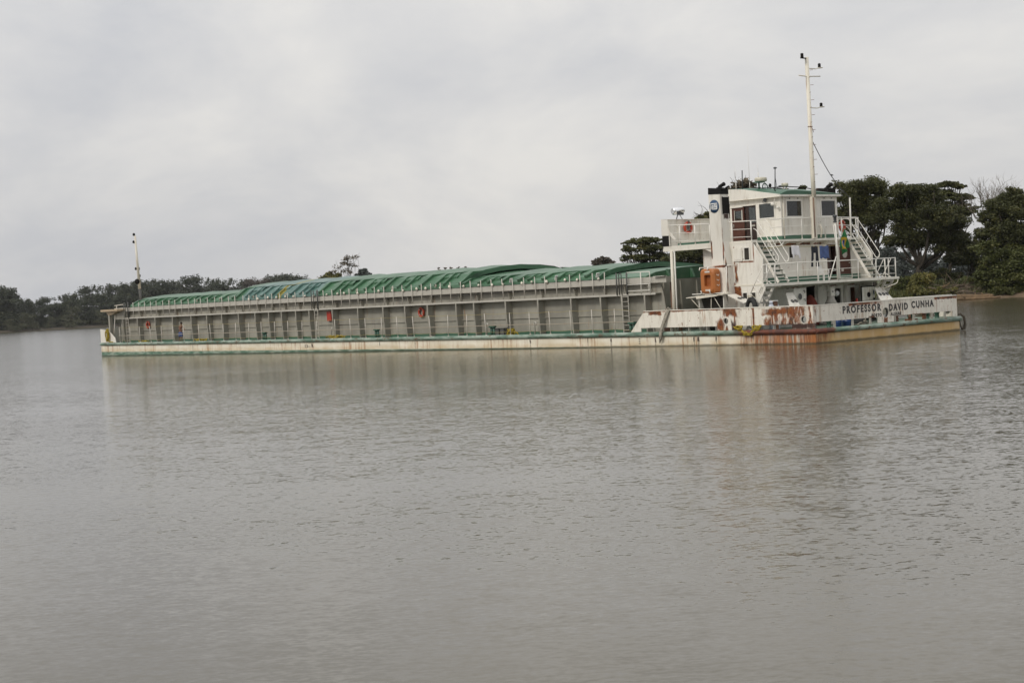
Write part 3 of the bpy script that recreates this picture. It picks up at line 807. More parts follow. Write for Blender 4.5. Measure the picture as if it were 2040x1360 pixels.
# open doors on the main deck
d_ = MB()
d_.bar((-4.62, 3.75, 1.95), (-4.60, 4.80, 1.95), .06, 2.26)
d_.lathe((-4.60, 4.22, 2.58), [(.0, 0), (.20, 0), (.20, .06), (.17, .06)], 18, 1, (1, 0, 0)).torus((-4.56, 4.22, 2.58), (1, 0, 0), .20, .025, 18, 6, 0)
for zz in (2.9, 2.4, 1.9): d_.tube([(-4.58, 4.58, zz), (-4.5, 4.62, zz + .05), (-4.5, 4.62, zz - .12)], .025, 5, 1)
part('door', d_, ['white', 'dgrey'], house, 'white steel door standing open with a round port')
d_ = MB().box(-4.93, -4.90, 10.42, 11.80, .8, 2.97, 1).box(-4.90, -4.86, 10.50, 11.72, 1.25, 2.90)
d_.lathe((-4.86, 11.10, 2.42), [(.0, 0), (.16, 0), (.16, .03), (.12, .03)], 16, 1, (1, 0, 0)).box(-4.86, -4.85, 10.5, 11.72, 2.06, 2.08, 1).tube([(-4.84, 11.55, 2.7), (-4.84, 11.62, 2.4)], .03, 6, 2).lathe((-4.84, 11.58, 2.15), [(0, 0), (.07, 0), (.07, .04)], 10, 1, (1, 0, 0))
part('door', d_, ['white', 'black', 'blue'], house, 'white door with black edging and round port')
# hinged skylight lids
def lid(a, b, c, d, ports, name='skylight_lid'):
    A, Bv, Cv, D = map(Vector, (a, b, c, d))
    nrm = (Bv - A).cross(D - A).normalized()
    m = MB()
    v = [A, Bv, Cv, D] + [q - nrm * .06 for q in (A, Bv, Cv, D)]
    m.add(v, [(0, 1, 2, 3), (7, 6, 5, 4), (0, 4, 5, 1), (1, 5, 6, 2), (2, 6, 7, 3), (3, 7, 4, 0)])
    for p, q in ports:
        c0 = A * (1 - p) * (1 - q) + Bv * p * (1 - q) + Cv * p * q + D * (1 - p) * q
        for sgn in (1, -1):
            m.lathe(c0 + nrm * .004 * sgn - (nrm * .06 if sgn < 0 else nrm * 0), [(0, 0), (.125, 0), (.125, .03), (.10, .03), (.10, .012)], 16, 1, nrm * sgn)
    return part(name, m, ['white', 'dgrey'])
lid((-4.5, 2.85, 2.80), (-4.5, 3.50, 2.83), (-3.5, 3.12, 1.75), (-3.5, 2.15, 1.75), [(.42, .48), (.80, .48)])
lid((-4.5, 11.20, 2.79), (-4.5, 12.0, 2.79), (-3.6, 12.05, 1.85), (-3.6, 10.7, 1.85), [(.18, .45), (.52, .45), (.84, .45)])
lid((-6.95, .55, 2.88), (-6.95, 1.25, 2.90), (-5.72, 1.30, 2.40), (-5.72, .60, 2.36), [(.40, .52), (.82, .52)])
ld = MB()
ld.add([(-10.15, .35, 2.86), (-7.1, .35, 2.99), (-7.0, 1.0, 3.04), (-10.0, 1.1, 2.92), (-10.15, .35, 2.82), (-7.1, .35, 2.93), (-7.0, 1.0, 2.98), (-10.0, 1.1, 2.86)], [(0, 1, 2, 3), (7, 6, 5, 4), (0, 4, 5, 1), (1, 5, 6, 2), (2, 6, 7, 3), (3, 7, 4, 0)])
ld.bar((-9.3, .36, 2.80), (-7.6, .36, 2.93), .05, .10); ld.tube([(-9.9, .5, 2.8), (-9.2, .6, 2.1)], .025, 5); ld.tube([(-8.2, .5, 2.85), (-8.5, .7, 1.6)], .025, 5); ld.tube([(-8.0, .5, 2.85), (-7.5, .7, 1.9)], .025, 5)
part('skylight_lid', ld, 'post')
sb = MB()
sb.prism([(.60, .78), (1.50, .78), (.80, 2.90), (.60, 2.90)], 0, -7.36, -7.30)
sb.prism([(.60, .78), (1.50, .78), (.80, 2.75), (.60, 2.75)], 0, -9.35, -9.29)
sb.prism([(1.44, .78), (1.50, .78), (.80, 2.84), (.74, 2.84)], 0, -9.29, -7.36, 1)
sb.bar((-9.32, .62, .8), (-9.7, .62, 2.0), .05, .05)
part('skylight', sb, ['white', 'hole'])
# ---- second deck, its rail and the ladders
d2 = MB()
d2.prism([(-3.95, .42), (-3.95, 13.06), (-5.0, 13.06), (-5.0, B - 1.59), (-5.98, B - 1.59), (-5.98, 1.67), (-5.0, 1.67), (-4.15, 1.67), (-4.15, .42)], 2, 3.30, 3.45)
for y in (2.2, 4.0, 5.8, 7.6, 9.4, 11.2): d2.prism([(-5.98, 3.30), (-5.98, 3.06), (-4.2, 3.22), (-4.2, 3.30)], 1, y - .02, y + .02)
deck2 = part('upper_deck', d2, 'slab')
gt = MB()
gt.tube(rr([(-3.98, 12.94, 3.27), (-3.98, 12.85, 3.05), (-3.98, 12.4, 2.95), (-4.1, 11.5, 2.72)], .25), .035, 7)
gt.bar((-4.4, 12.3, 3.3), (-5.0, 11.9, 2.8), .06, .12)
part('deck_bracket', gt, 'post', deck2)
def rail(path, posts, zb, drops, r=.031, name='guard_rail', parent=None, mat='rail', rounded=.16):
    """top rail along path, mid rails below it, and a post (a child each) at every point of posts"""
    m = MB()
    m.tube(rr(path, rounded), r, 7)
    for d in drops: m.tube([(p[0], p[1], p[2] - d) for p in path], r * .62, 6)
    o = part(name, m, mat, parent)
    for p in posts:
        q = MB().tube([(p[0], p[1], zb), (p[0] + (p[3] if len(p) > 3 else 0), p[1], p[2])], r * 1.25, 7).lathe((p[0], p[1], zb), [(.065, 0), (.055, .03)], 8)
        part('post', q, mat, o)
    return o
X2 = -4.02
rail([(X2, .55, 4.56), (X2, 4, 4.60), (X2, 8, 4.60), (X2, 12.86, 4.62)], [(X2, y, 4.58) for y in (.78, 1.48, 3.5, 5.3, 7.12, 9.12, 10.86, 12.10, 12.80)], 3.45, (.48, .96))
rail([(X2, 12.86, 4.62), (-5.0, 12.98, 4.62)], [(-4.95, 12.98, 4.6)], 3.45, (.48, .96))
def stair(x0, z0, x1, z1, y0, y1, n, hand, name='stair', inner=True, tread='deck'):
    """x0,z0 foot; x1,z1 head"""
    m = MB()
    for y in (y0, y1): m.bar((x0, y, z0), (x1, y, z1), .05, .16)
    for k in range(n):
        t = (k + .6) / n
        x, zz = x0 + (x1 - x0) * t, z0 + (z1 - z0) * t
        m.box(x - .12, x + .12, y0 + .028, y1 - .028, zz - .02, zz + .02, 1)
        m.box(x - .10 if x1 < x0 else x + .08, x - .08 if x1 < x0 else x + .10, y0 + .03, y1 - .03, zz - .09, zz - .021, 1)
    o = part(name, m, ['white', tread])
    for y in (y0, y1):
        hb = MB()
        for path in hand: hb.tube(rr([(p[0], y, p[1]) for p in path], .16), .024, 7)
        for a, b in ((.25, .3), (.72, .75)):
            p = Vector((x0 + (x1 - x0) * a, y, z0 + (z1 - z0) * a)); 
            sx = 1 if x0 > x1 else -1
            hb.tube([p, p + Vector((sx * .52, 0, .78))], .014, 5)
        part('handrail', hb, 'rail', o)
    return o
HUP = [[(-5.90, 7.20), (-5.70, 7.18), (-4.13, 4.98), (-4.16, 4.70), (-4.40, 4.68), (-5.78, 6.66), (-5.97, 6.74)]]
stair(-4.25, 3.5, -5.90, 5.98, 2.02, 2.90, 9, HUP)
stair(-4.25, 3.5, -5.90, 5.98, 10.55, 11.43, 9, HUP)
HLO = [[(-4.28, 4.56), (-5.36, 2.90)], [(-5.36, 2.93), (-4.75, 2.44)], [(-4.80, 3.72), (-4.12, 3.33)]]
stair(-5.75, .80, -4.12, 3.38, .78, 1.50, 9, HLO, inner=False, tread='greyl')
stair(-5.75, .80, -4.12, 3.38, B - 1.50, B - .78, 9, HLO, inner=False, tread='greyl')
# ---- wheelhouse deck
wd = MB()
wd.prism([(-5.45, 2.98), (-5.45, 10.50), (-5.93, 10.50), (-5.93, 11.88), (-9.75, 11.88), (-9.75, 1.60), (-5.80, 1.60), (-5.80, 1.98), (-5.93, 1.98), (-5.93, 2.98)], 2, 5.905, 6.03)
wd.box(-5.93, -5.45, 11.46, 11.55, 5.905, 6.03)
for y in (3.2, 4.5, 5.8, 7.1, 8.4, 9.7, 10.4): wd.prism([(-5.99, 5.905), (-5.99, 5.62), (-5.5, 5.84), (-5.5, 5.905)], 1, y - .02, y + .02)
wdeck = part('wheelhouse_deck', wd, 'slab')
part('deck_bracket', MB().tube(rr([(-5.5, 2.86, 5.58), (-5.5, 3.85, 5.66), (-5.5, 4.09, 5.9)], .2), .05, 7), 'slab', wdeck)
part('side_plating', MB().box(-5.72, -5.70, 2.96, 3.5, 5.62, 5.90), 'slab', wdeck)
rail([(-8.45, 1.66, 7.23), (-7.3, 1.66, 7.23), (-5.82, 1.70, 7.19)], [(-7.36, 1.66, 7.2), (-5.86, 1.68, 7.18)], 6.03, (.47, .93))
part('guard_rail', MB().tube(rr([(-5.82, 1.70, 7.19), (-5.70, 1.85, 7.19), (-5.72, 2.02, 7.17)], .1), .03, 7), 'rail')
X3 = -5.50
rail([(X3, 2.9, 7.22), (X3, 5, 7.29), (X3, 8, 7.29), (X3, 11.03, 7.27)], [(X3, y, 7.25) for y in (5.80, 7.98, 9.22, 9.56, 10.42, 10.98)], 6.03, (.48, 1.0))
part('stowage_post', MB().tube([(X3, 10.45, 6.03), (X3, 10.50, 8.5)], [.055, .05], 8), 'rail')
rail([(-5.93, 11.80, 7.27), (-9.6, 11.80, 7.27)], [(-7.2, 11.8, 7.25), (-8.5, 11.8, 7.25), (-5.98, 11.8, 7.25)], 6.03, (.48, 1.0))
# ---- wheelhouse
wh = MB()
X0, XA, Y0, Y1 = -10.0, -5.90, 4.45, 9.72
wh.wall(1, Y0, Y0 + .06, X0, XA, 6.03, 8.62, [(-9.86, -7.88, 6.15, 8.25), (-7.60, -6.42, 7.42, 8.27)])
wh.wall(1, Y1 - .06, Y1, X0, XA, 6.03, 8.62, [(-9.6, -8.7, 6.15, 8.2), (-7.6, -6.42, 7.42, 8.27)])
wh.wall(0, XA - .06, XA, Y0 + .06, Y1 - .06, 6.03, 8.62, [(4.98, 6.33, 7.43, 8.34), (8.20, 9.52, 7.43, 8.34)])
wh.wall(0, X0, X0 + .06, Y0 + .06, Y1 - .06, 6.03, 9.2, [(4.8, 6.2, 7.3, 8.4), (6.4, 7.8, 7.3, 8.4), (8.0, 9.4, 7.3, 8.4)])
wh.box(X0 + .06, XA - .06, Y0 + .06, Y1 - .06, 6.04, 6.08)
wheel = part('wheelhouse', wh, 'white')
part('green_band', MB().box(XA + .002, XA + .014, Y0, Y1, 6.035, 6.30).box(-7.86, XA, Y0 - .014, Y0 - .002, 6.035, 6.28), 'band', wheel)
part('cabin_lining', MB().box(X0 + .08, XA - .08, Y0 + .08, Y1 - .08, 8.56, 8.60).box(-9.5, -9.0, 5.2, 9.0, 6.1, 7.25).box(-7.9, -7.84, Y0 + .08, 6.2, 6.1, 8.5).tube([(-8.2, 5.5, 6.1), (-8.2, 5.5, 7.3)], .25, 8).lathe((-7.2, 9.0, 7.6), [(.05, 0), (.18, .1), (.2, .3), (.1, .5)], 10), 'inside', wheel)
for u0, u1 in ((4.98, 6.33), (8.20, 9.52)):
    o = window(0, XA + .001, 1, u0, u1, 7.43, 8.34, wheel, .09)
    part('hinge', MB().lathe((XA + .03, u0 + .25, 8.50), [(.03, 0), (.03, .05)], 8, 0, (1, 0, 0)).lathe((XA + .03, u1 - .35, 8.50), [(.03, 0), (.03, .05)], 8, 0, (1, 0, 0)), 'dgrey', wheel)
window(1, Y0 - .001, -1, -7.60, -6.42, 7.42, 8.27, wheel, .07)
for u0, u1 in ((4.8, 6.2), (6.4, 7.8), (8.0, 9.4)): window(0, X0 - .001, -1, u0, u1, 7.3, 8.4, wheel, .06)
d_ = MB().wall(1, Y0 + .01, Y0 + .05, -9.86, -8.86, 6.16, 8.25, [(-9.62, -9.02, 7.44, 8.0)]).box(-9.62, -9.02, Y0 + .025, Y0 + .035, 7.44, 8.0, 1).tube([(-9.72, Y0 - .02, 7.0), (-9.72, Y0 - .02, 7.2)], .02, 5, 2)
d_.box(-9.66, -9.62, Y0 - .012, Y0 + .01, 7.40, 8.04, 2).box(-9.06, -8.98, Y0 - .012, Y0 + .01, 7.40, 8.04, 2)
part('door', d_, ['brown', 'glass', 'greyl'], wheel, 'brown sliding wheelhouse door with a small window')
d_ = MB().wall(1, Y0 + .08, Y0 + .12, -8.80, -7.88, 6.16, 8.25, [(-8.55, -8.0, 7.2, 8.15)]).box(-8.55, -8.0, Y0 + .095, Y0 + .105, 7.2, 8.15, 1).box(-8.35, -8.05, Y0 + .04, Y0 + .08, 6.98, 7.08, 2)  # dark brown leaf: the dark of the doorway interior is in its colour
part('door', d_, ['dbrown', 'glass', 'greyl'], wheel, 'dark brown glazed panel painted for the dark wheelhouse doorway')
part('door_track', MB().box(-9.95, -8.9, Y0 - .06, Y0 - .01, 8.20, 8.27).box(-9.0, -7.9, Y0 - .06, Y0 - .01, 8.25, 8.32), 'white', wheel)
lm = MB().lathe((-6.33, Y0 - .22, 8.2), [(.03, -.14), (.09, -.07), (.105, .04), (.08, .10), (.02, .12)], 12, 0, (-.6, -.3, .2)).tube([(-6.2, Y0, 8.5), (-6.2, Y0 - .2, 8.45), (-6.25, Y0 - .22, 8.2)], .02, 5).lathe((-6.0, Y0 - .15, 7.98), [(.04, -.08), (.08, -.04), (.09, .08), (.02, .10)], 10, 0, (.3, -.5, -.3))
part('deck_lamp', lm, 'rail', wheel)
part('horn', MB().lathe((-7.0, Y0 - .12, 8.52), [(.02, -.2), (.05, 0), (.12, .12)], 10, 0, (.5, -.6, -.2)).tube([(-7.25, Y0, 8.5), (-7.2, Y0 - .12, 8.35), (-6.9, Y0 - .1, 8.36)], .015, 5), 'gunmetal', wheel)
part('wall_pipe', MB().tube([(XA + .05, 4.62, 8.6), (XA + .05, 4.62, 6.1)], .035, 6).tube([(XA + .05, 7.62, 8.5), (XA + .05, 7.62, 6.1)], .03, 6).tube([(XA + .1, 7.9, 6.9), (XA + .2, 7.95, 6.5), (XA + .1, 7.9, 6.1)], .06, 6), 'post', wheel)
# wheelhouse roof: cambered, rising forward
rf = MB()
def zedge(x): return float(np.interp(x, [-10.15, -8.7, -5.72], [9.36, 9.26, 8.72]))
xs = [-10.15, -9.4, -8.7, -7.9, -7.1, -6.4, -5.72]
ys = [4.22 + i * (9.86 - 4.22) / 16 for i in range(17)]
def zr(x, y): return zedge(x) + float(np.interp(x, [-10.2, -8.7, -5.72], [.05, .10, .26])) * float(np.interp(y, [4.22, 4.75, 5.6, 9.86], [0, .85, 1, .15]))
vs = [(x, y, zr(x, y)) for x in xs for y in ys]
n = len(ys)
rf.add(vs, [(i * n + j, i * n + j + 1, (i + 1) * n + j + 1, (i + 1) * n + j) for i in range(len(xs) - 1) for j in range(n - 1)], 1)
rf.add([(-5.72, y, zr(-5.72, y)) for y in ys] + [(-5.72, ys[-1], 8.72), (-5.72, ys[0], 8.72)], [tuple(range(n + 2))], 1)
for y, q in ((ys[0], -1), (ys[-1], 1)):
    rf.prism([(x, zedge(x) + .015) for x in xs] + [(-5.70, 8.60), (-10.15, 8.60)], 1, y, y + q * .05)
rf.box(-5.76, -5.68, ys[0], ys[-1], 8.60, 8.719)
rf.box(-10.2, -10.15, ys[0], ys[-1], 8.6, 9.36); rf.box(-10.15, -5.76, ys[0], ys[-1], 8.61, 8.64)
rf.tube([(-9.9, ys[0] - .05, 8.62), (-5.75, ys[0] - .05, 8.61)], .025, 6, 2)
roof = part('wheelhouse_roof', rf, ['white', 'band', 'post'])
# things fixed on that roof
ra = MB().tube([(-8, 4.98, 9.2), (-8, 4.98, 9.72)], .055, 8, 1).lathe((-8, 5.16, 9.70), [(.05, -.08), (.35, 0), (.38, .04), (.38, .19), (.34, .24), (.05, .25)], 22).box(-8.2, -7.8, 4.7, 5.3, 9.62, 9.68, 1)
part('radar', ra, ['radar', 'tgreen'])
part('antenna', MB().tube([(-8, 6.44, 9.2), (-8, 6.53, 10.5)], [.04, .03], 7).tube([(-8, 6.5, 10.0), (-7.6, 6.2, 9.15)], .014, 5).tube([(-8, 6.5, 10.0), (-8.2, 6.9, 9.15)], .018, 5).lathe((-8, 6.53, 10.48), [(.03, 0), (.12, .03), (.11, .08), (.03, .12)], 10).lathe((-8, 6.9, 9.4), [(.08, -.06), (.09, .06)], 8), 'gunmetal')
m = MB().lathe((-8, 7.37, 9.42), [(.16, -.03), (.215, 0), (.22, .15), (.18, .19), (.04, .20)], 16)
for k in range(4): m.tube([(-8 + .13 * math.cos(k * 1.57), 7.37 + .13 * math.sin(k * 1.57), 9.1), (-8 + .13 * math.cos(k * 1.57), 7.37 + .13 * math.sin(k * 1.57), 9.42)], .035, 6)
part('antenna_drum', m, 'radar')
part('compass_ring', MB().torus((-8, 5.53, 9.36), (1, 0, .1), .22, .035, 20, 7).tube([(-8, 5.53, 9.05), (-8, 5.53, 9.65)], .02, 5), 'tgreen')
part('roof_lamp', MB().tube([(-8, 6.05, 9.1), (-8, 6.05, 9.4)], .025, 6).lathe((-8, 6.0, 9.46), [(.04, -.08), (.11, -.03), (.12, .06), (.05, .08)], 10, 0, (-.3, -.6, .2)), 'black')
m = MB()
for y, z0, z1, r in ((4.01, 9.3, 10.67, .012), (5.26, 9.3, 12.06, .014), (6.09, 9.9, 10.8, .010)):
    m = MB().tube([(-9, y, z0), (-9, y, z0 + .45)], .025, 5).tube([(-9, y, z0 + .4), (-9, y - .03, z1)], [r, r * .6], 5)
    part('whip_antenna', m, 'rail')
part('pole_antenna', MB().tube([(-9, 4.58, 9.25), (-9, 4.63, 10.47)], .035, 6), 'gunmetal')
cb = MB()
for i in range(5): cb.tube([(-8.4 + .5 * rnd.random(), 4.6 + i * .7 + .4 * math.sin(j), zr(-8, 5 + i * .7) + .04 + .05 * rnd.random()) for j in range(5)], .02, 5)
cb.tube([(-6.4, 4.6, 9.0), (-7, 5.2, 9.25), (-7.2, 6.4, 9.32), (-6.8, 7.4, 9.25), (-6.2, 7.7, 9.1)], .03, 5)
part('roof_cable', cb, 'black')
# ---- funnels
def funnel(yo, yi, sgn):
    m = MB()
    ya, yb = min(yo, yi), max(yo, yi)
    m.prism([(-8.50, .76), (-8.50, 8.95), (-7.58, 8.90), (-7.56, 6.1), (-7.34, 4.6), (-7.30, .76)], 1, ya, yb)
    f = part('funnel', m, 'funnelw')
    part('funnel_top', MB().prism([(-8.52, 8.95), (-8.50, 9.34), (-7.56, 9.18), (-7.56, 8.90)], 1, ya - .015, yb + .015).prism([(-8.0, 9.24), (-7.56, 9.17), (-7.50, 9.22), (-7.9, 9.33)], 1, ya + .1, yb - .05), 'black', f)
    part('exhaust_pipe', MB().tube(rr([(-7.95, (ya + yb) / 2, 9.1), (-7.95, (ya + yb) / 2, 9.36), (-7.62, (ya + yb) / 2 + .08, 9.50)], .15), .105, 10).lathe((-7.62, (ya + yb) / 2 + .08, 9.50), [(.12, -.06), (.13, .02), (.10, .06)], 10, 0, (.85, .1, .35)), 'black', f)
    part('exhaust_pipe', MB().tube(rr([(-7.62, yb - .15, 9.1), (-7.62, yb - .15, 9.26), (-7.42, yb - .06, 9.36)], .08), .06, 8), 'black', f)
    part('louvre', MB().box(-7.60, -7.552, ya + .18, yb - .03, 7.75, 8.72).box(-7.56, -7.53, ya + .14, ya + .18, 7.7, 8.76).box(-7.56, -7.53, yb - .03, yb + .01, 7.7, 8.76), 'black', f)
    return f
F1 = funnel(1.0, 1.72, -1)
F2 = funnel(10.98, 11.70, 1)
em = MB().lathe((-8.07, .999, 8.21), [(0, 0), (.39, 0), (.39, .025), (0, .025)], 32, 0, (0, -1, 0))
Yq = .972
def eb(u0, u1, v0, v1): em.box(-8.07 + u0, -8.07 + u1, Yq - .008, Yq, 8.21 + v0, 8.21 + v1, 1)
eb(-.33, -.27, -.26, .17); eb(-.33, .25, .13, .19); eb(-.20, -.14, -.16, .08); eb(-.20, -.05, .02, .08); eb(-.02, .27, .02, .08); eb(-.14, .20, -.08, -.02); eb(.20, .26, -.16, .02); eb(-.14, .26, -.19, -.13); eb(.05, .10, .08, .13)
part('emblem', em, ['blue', 'letterw'], F1)
fp = MB().tube([(-7.30, .95, 4.6), (-7.36, .95, 3.0)], .04, 7).tube([(-7.28, .97, 4.65), (-7.1, 1.5, 4.66)], .03, 6)
part('down_pipe', fp, 'rail', F1)
# ---- forward wing platform
wp = MB()
wp.box(-12.5, -9.76, 1.0, B - 1.0, 5.93, 6.06); wp.box(-9.76, -8.51, 1.0, 1.59, 5.93, 6.06); wp.box(-9.76, -8.51, B - 1.59, B - 1.0, 5.93, 6.06)
wp.box(-12.55, -8.51, 1.0, 1.05, 5.74, 5.925)
wp.prism([(-8.51, 5.925), (-8.51, 5.48), (-9.15, 5.74), (-9.15, 5.925)], 1, 1.06, 1.11)
wing = part('wing_platform', wp, 'slab')
part('green_band', MB().box(-11.3, -8.52, 1.06, 1.08, 6.065, 6.19), 'band', wing)
fb = MB().box(-12.55, -12.50, 1.0, B - 1.0, 6.06, 7.70)
for i in range(12): fb.box(-12.5, -12.42, 1.3 + i * 1.0, 1.34 + i * 1.0, 6.07, 7.66)
fb.box(-12.58, -12.44, 1.0, B - 1.0, 7.70, 7.74)
part('windscreen', fb, 'white', wing)
part('wing_gusset', MB().prism([(-12.56, 6.74), (-12.56, 7.72), (-12.03, 7.68), (-11.84, 6.95), (-11.36, 6.45), (-11.5, 6.42), (-11.86, 6.70)], 1, .95, .99).box(-12.55, -11.84, .98, 1.0, 6.06, 6.70, 1).bar((-11.88, .97, 6.06), (-11.88, .97, 6.8), .1, .06), ['white', 'black'], wing)  # black plate painted for the dark of an opening beside the gusset
rail([(-12.0, 1.0, 7.33), (-10.2, 1.0, 7.27), (-8.52, 1.0, 7.20)], [(-11.06, 1.02, 7.3), (-9.78, 1.02, 7.25), (-8.56, 1.02, 7.2)], 6.06, (.50, .98), parent=wing)
part('support_post', MB().tube([(-11.85, 1.0, .76), (-11.83, 1.0, 5.74)], .10, 10).box(-12.0, -11.7, .9, 1.1, .76, .8), 'post', wing)
part('support_post', MB().tube([(-11.66, 1.05, .76), (-11.63, 1.05, 5.74)], .05, 8), 'rail', wing)
part('support_post', MB().tube([(-11.85, B - 1, .76), (-11.83, B - 1, 5.74)], .10, 10), 'post', wing)
sl = MB().tube([(-12.5, 2.25, 7.72), (-12.5, 2.4, 8.05)], .03, 6).tube([(-12.5, 2.8, 7.72), (-12.5, 2.5, 8.1)], .02, 5).lathe((-12.5, 2.42, 8.26), [(.18, -.42), (.23, -.36), (.23, .32), (.16, .42)], 18, 1, (.15, 1, .06)).bar((-12.3, 2.15, 8.1), (-12.3, 2.7, 8.12), .05, .25)
part('searchlight', sl, ['gunmetal', 'chrome'], wing)
# pole with rust between hold and house
part('pipe_stand', MB().tube([(-13.0, 2.0, .8), (-13.0, 2.0, 4.0)], .07, 7).tube([(-13.2, 1.5, 3.95), (-13.0, 2.0, 3.95)], .06, 6), 'rustm')
part('winch', MB().lathe((-12.6, 1.6, 1.95), [(.3, -.4), (.3, -.34), (.16, -.3), (.16, .3), (.3, .34), (.3, .4)], 14, 0, (0, 1, 0)).box(-13.0, -12.2, 1.2, 2.0, .76, 1.7), 'rustm')
# ---- main mast
ms = MB()
ms.box(-5.54, -5.34, 6.72, 7.04, 6.03, 8.56)
ms.tube([(-5.42, 6.97, 8.56), (-5.45, 6.98, 10), (-5.50, 7.0, 17.0)], [.135, .132, .115], 12)
mm_ = part('main_mast', ms, 'post')
st_ = MB()
for k in range(17): st_.tube([(-5.35, 7.0 + .05 * (-1) ** k, 9.0 + k * .45), (-5.18, 7.0 + .14 * (-1) ** k, 9.0 + k * .45)], .014, 5)
st_.torus((-5.47, 6.99, 12.8), (0, 0, 1), .14, .02, 14, 5); st_.tube([(-5.3, 6.9, 12.8), (-5.25, 7.0, 12.5), (-5.3, 7.08, 12.45)], .018, 5)
st_.tube([(-5.29, 6.78, 8.5), (-5.29, 6.78, 6.1)], .03, 5)
part('mast_step', st_, 'rustm', mm_)
ca = MB().tube([(-5.5, 6.2, 15.87), (-5.5, 7.0, 15.84), (-5.5, 8.2, 15.90)], .035, 6)
part('crosstree', ca, 'post', mm_)
for y, zz, arm in ((8.22, 16.42, 16.33), (8.22, 14.02, 13.95)):
    o = part('lamp_arm', MB().tube([(-5.5, 7.1, arm), (-5.5, 7.8, arm), (-5.5, 8.05, arm + .07), (-5.5, y + .12, arm + .09)], .03, 6).lathe((-5.5, y, arm + .07), [(.17, 0), (.17, .03)], 12), 'post', mm_)
    part('mast_lamp', MB().lathe((-5.5, y - .06, zz), [(.075, 0), (.095, .03), (.085, .07), (.095, .11), (.085, .15), (.095, .22), (.05, .27)], 12), 'black', mm_)
part('mast_lamp', MB().lathe((-5.5, 6.58, 16.96), [(.12, -.02), (.085, .02), (.10, .05), (.09, .14), (.10, .22), (.05, .26)], 12).box(-5.55, -5.45, 6.45, 6.9, 16.9, 16.95), 'black', mm_)
part('stay_wire', MB().tube([(-5.5, 7.13 + (10.5 - 7.13) * t, 12.0 + (8.5 - 12.0) * t - .42 * math.sin(math.pi * t)) for t in [i / 12 for i in range(13)]], .024, 5), 'wire', mm_)
# ---- flagstaff with its foot, lamp on top
fs_ = MB().tube([(-3.92, 7.10, 3.45), (-3.92, 7.0, 6.9)], .06, 8).tube([(-3.92, 6.25, 3.5), (-3.92, 6.95, 4.85), (-3.92, 7.05, 4.7)], .035, 6).tube([(-3.92, 6.45, 4.0), (-3.92, 7.0, 4.05)], .025, 6).tube([(-3.92, 6.8, 6.8), (-3.92, 6.95, 5.9), (-3.92, 7.0, 4.9)], .025, 6)
fo = part('flagstaff', fs_, 'rail')
part('stern_lamp', MB().lathe((-3.92, 7.0, 6.9), [(.10, 0), (.14, .03), (.07, .08), (.09, .12), (.09, .30), (.14, .33), (.13, .42), (.05, .46)], 12), 'gunmetal', fo)
# ---- fittings on the after deck
part('vent', MB().lathe((-5.0, 7.6, .8), [(.2, 0), (.2, 1.15), (.40, 1.22), (.24, 1.5), (.22, 1.68)], 14).box(-5.3, -4.7, 7.1, 8.0, .8, 1.9), 'greyl')
part('switch_box', MB().box(-5.15, -4.9, 7.50, 7.90, 2.48, 3.0).box(-4.9, -4.88, 7.54, 7.86, 2.52, 2.96).lathe((-4.88, 7.66, 2.75), [(.0, 0), (.05, 0), (.05, .02)], 8, 1, (1, 0, 0)).tube([(-5.05, 7.5, 2.8), (-5.05, 7.0, 2.85), (-5.05, 6.95, 3.25)], .03, 6), ['white', 'dgrey'])
part('globe_lamp', MB().lathe((-4.95, 8.12, 2.62), [(.02, -.17), (.11, -.13), (.165, -.03), (.165, .03), (.11, .13), (.02, .17)], 16).tube([(-5.0, 7.9, 2.55), (-4.97, 8.05, 2.6)], .04, 6), 'plasticw')
for y in (.75, 2.1, 8.05, 9.6, 11.3, 12.3):
    part('bollard', MB().lathe((-.75, y, .76), [(.16, 0), (.13, .02), (.13, .34), (.17, .36), (.17, .42), (.05, .44)], 12), 'tgreen')
part('fairlead', MB().box(-.9, -.4, 9.3, 9.9, .76, .92).lathe((-.65, 9.45, .92), [(.08, 0), (.08, .25)], 8).lathe((-.65, 9.75, .92), [(.08, 0), (.08, .25)], 8), 'rustm')
part('deck_coaming', MB().box(-2.6, -1.4, 5.2, 6.6, .76, 1.0), 'tgreen')
for y in (7.4, 7.9, 10.6): part('bitts', MB().box(-.6, -.4, y, y + .14, .76, 1.16).box(-.62, -.38, y - .1, y + .24, 1.14, 1.18), 'rustm')

# ================================================================== things carried on the barge (each its own object)
def thing(name, mb, mats, base, label, cat, group=None):
    o = mb.build(name, mats, None, base)
    on_ship(o, base)
    return tag(o, label, cat, group)
def root(name, base, label, cat, group=None):
    e = empty(name)
    on_ship(e, base)
    return tag(e, label, cat, group)
def child(name, mb, mats, r, base):
    return mb.build(name, mats, r, base)

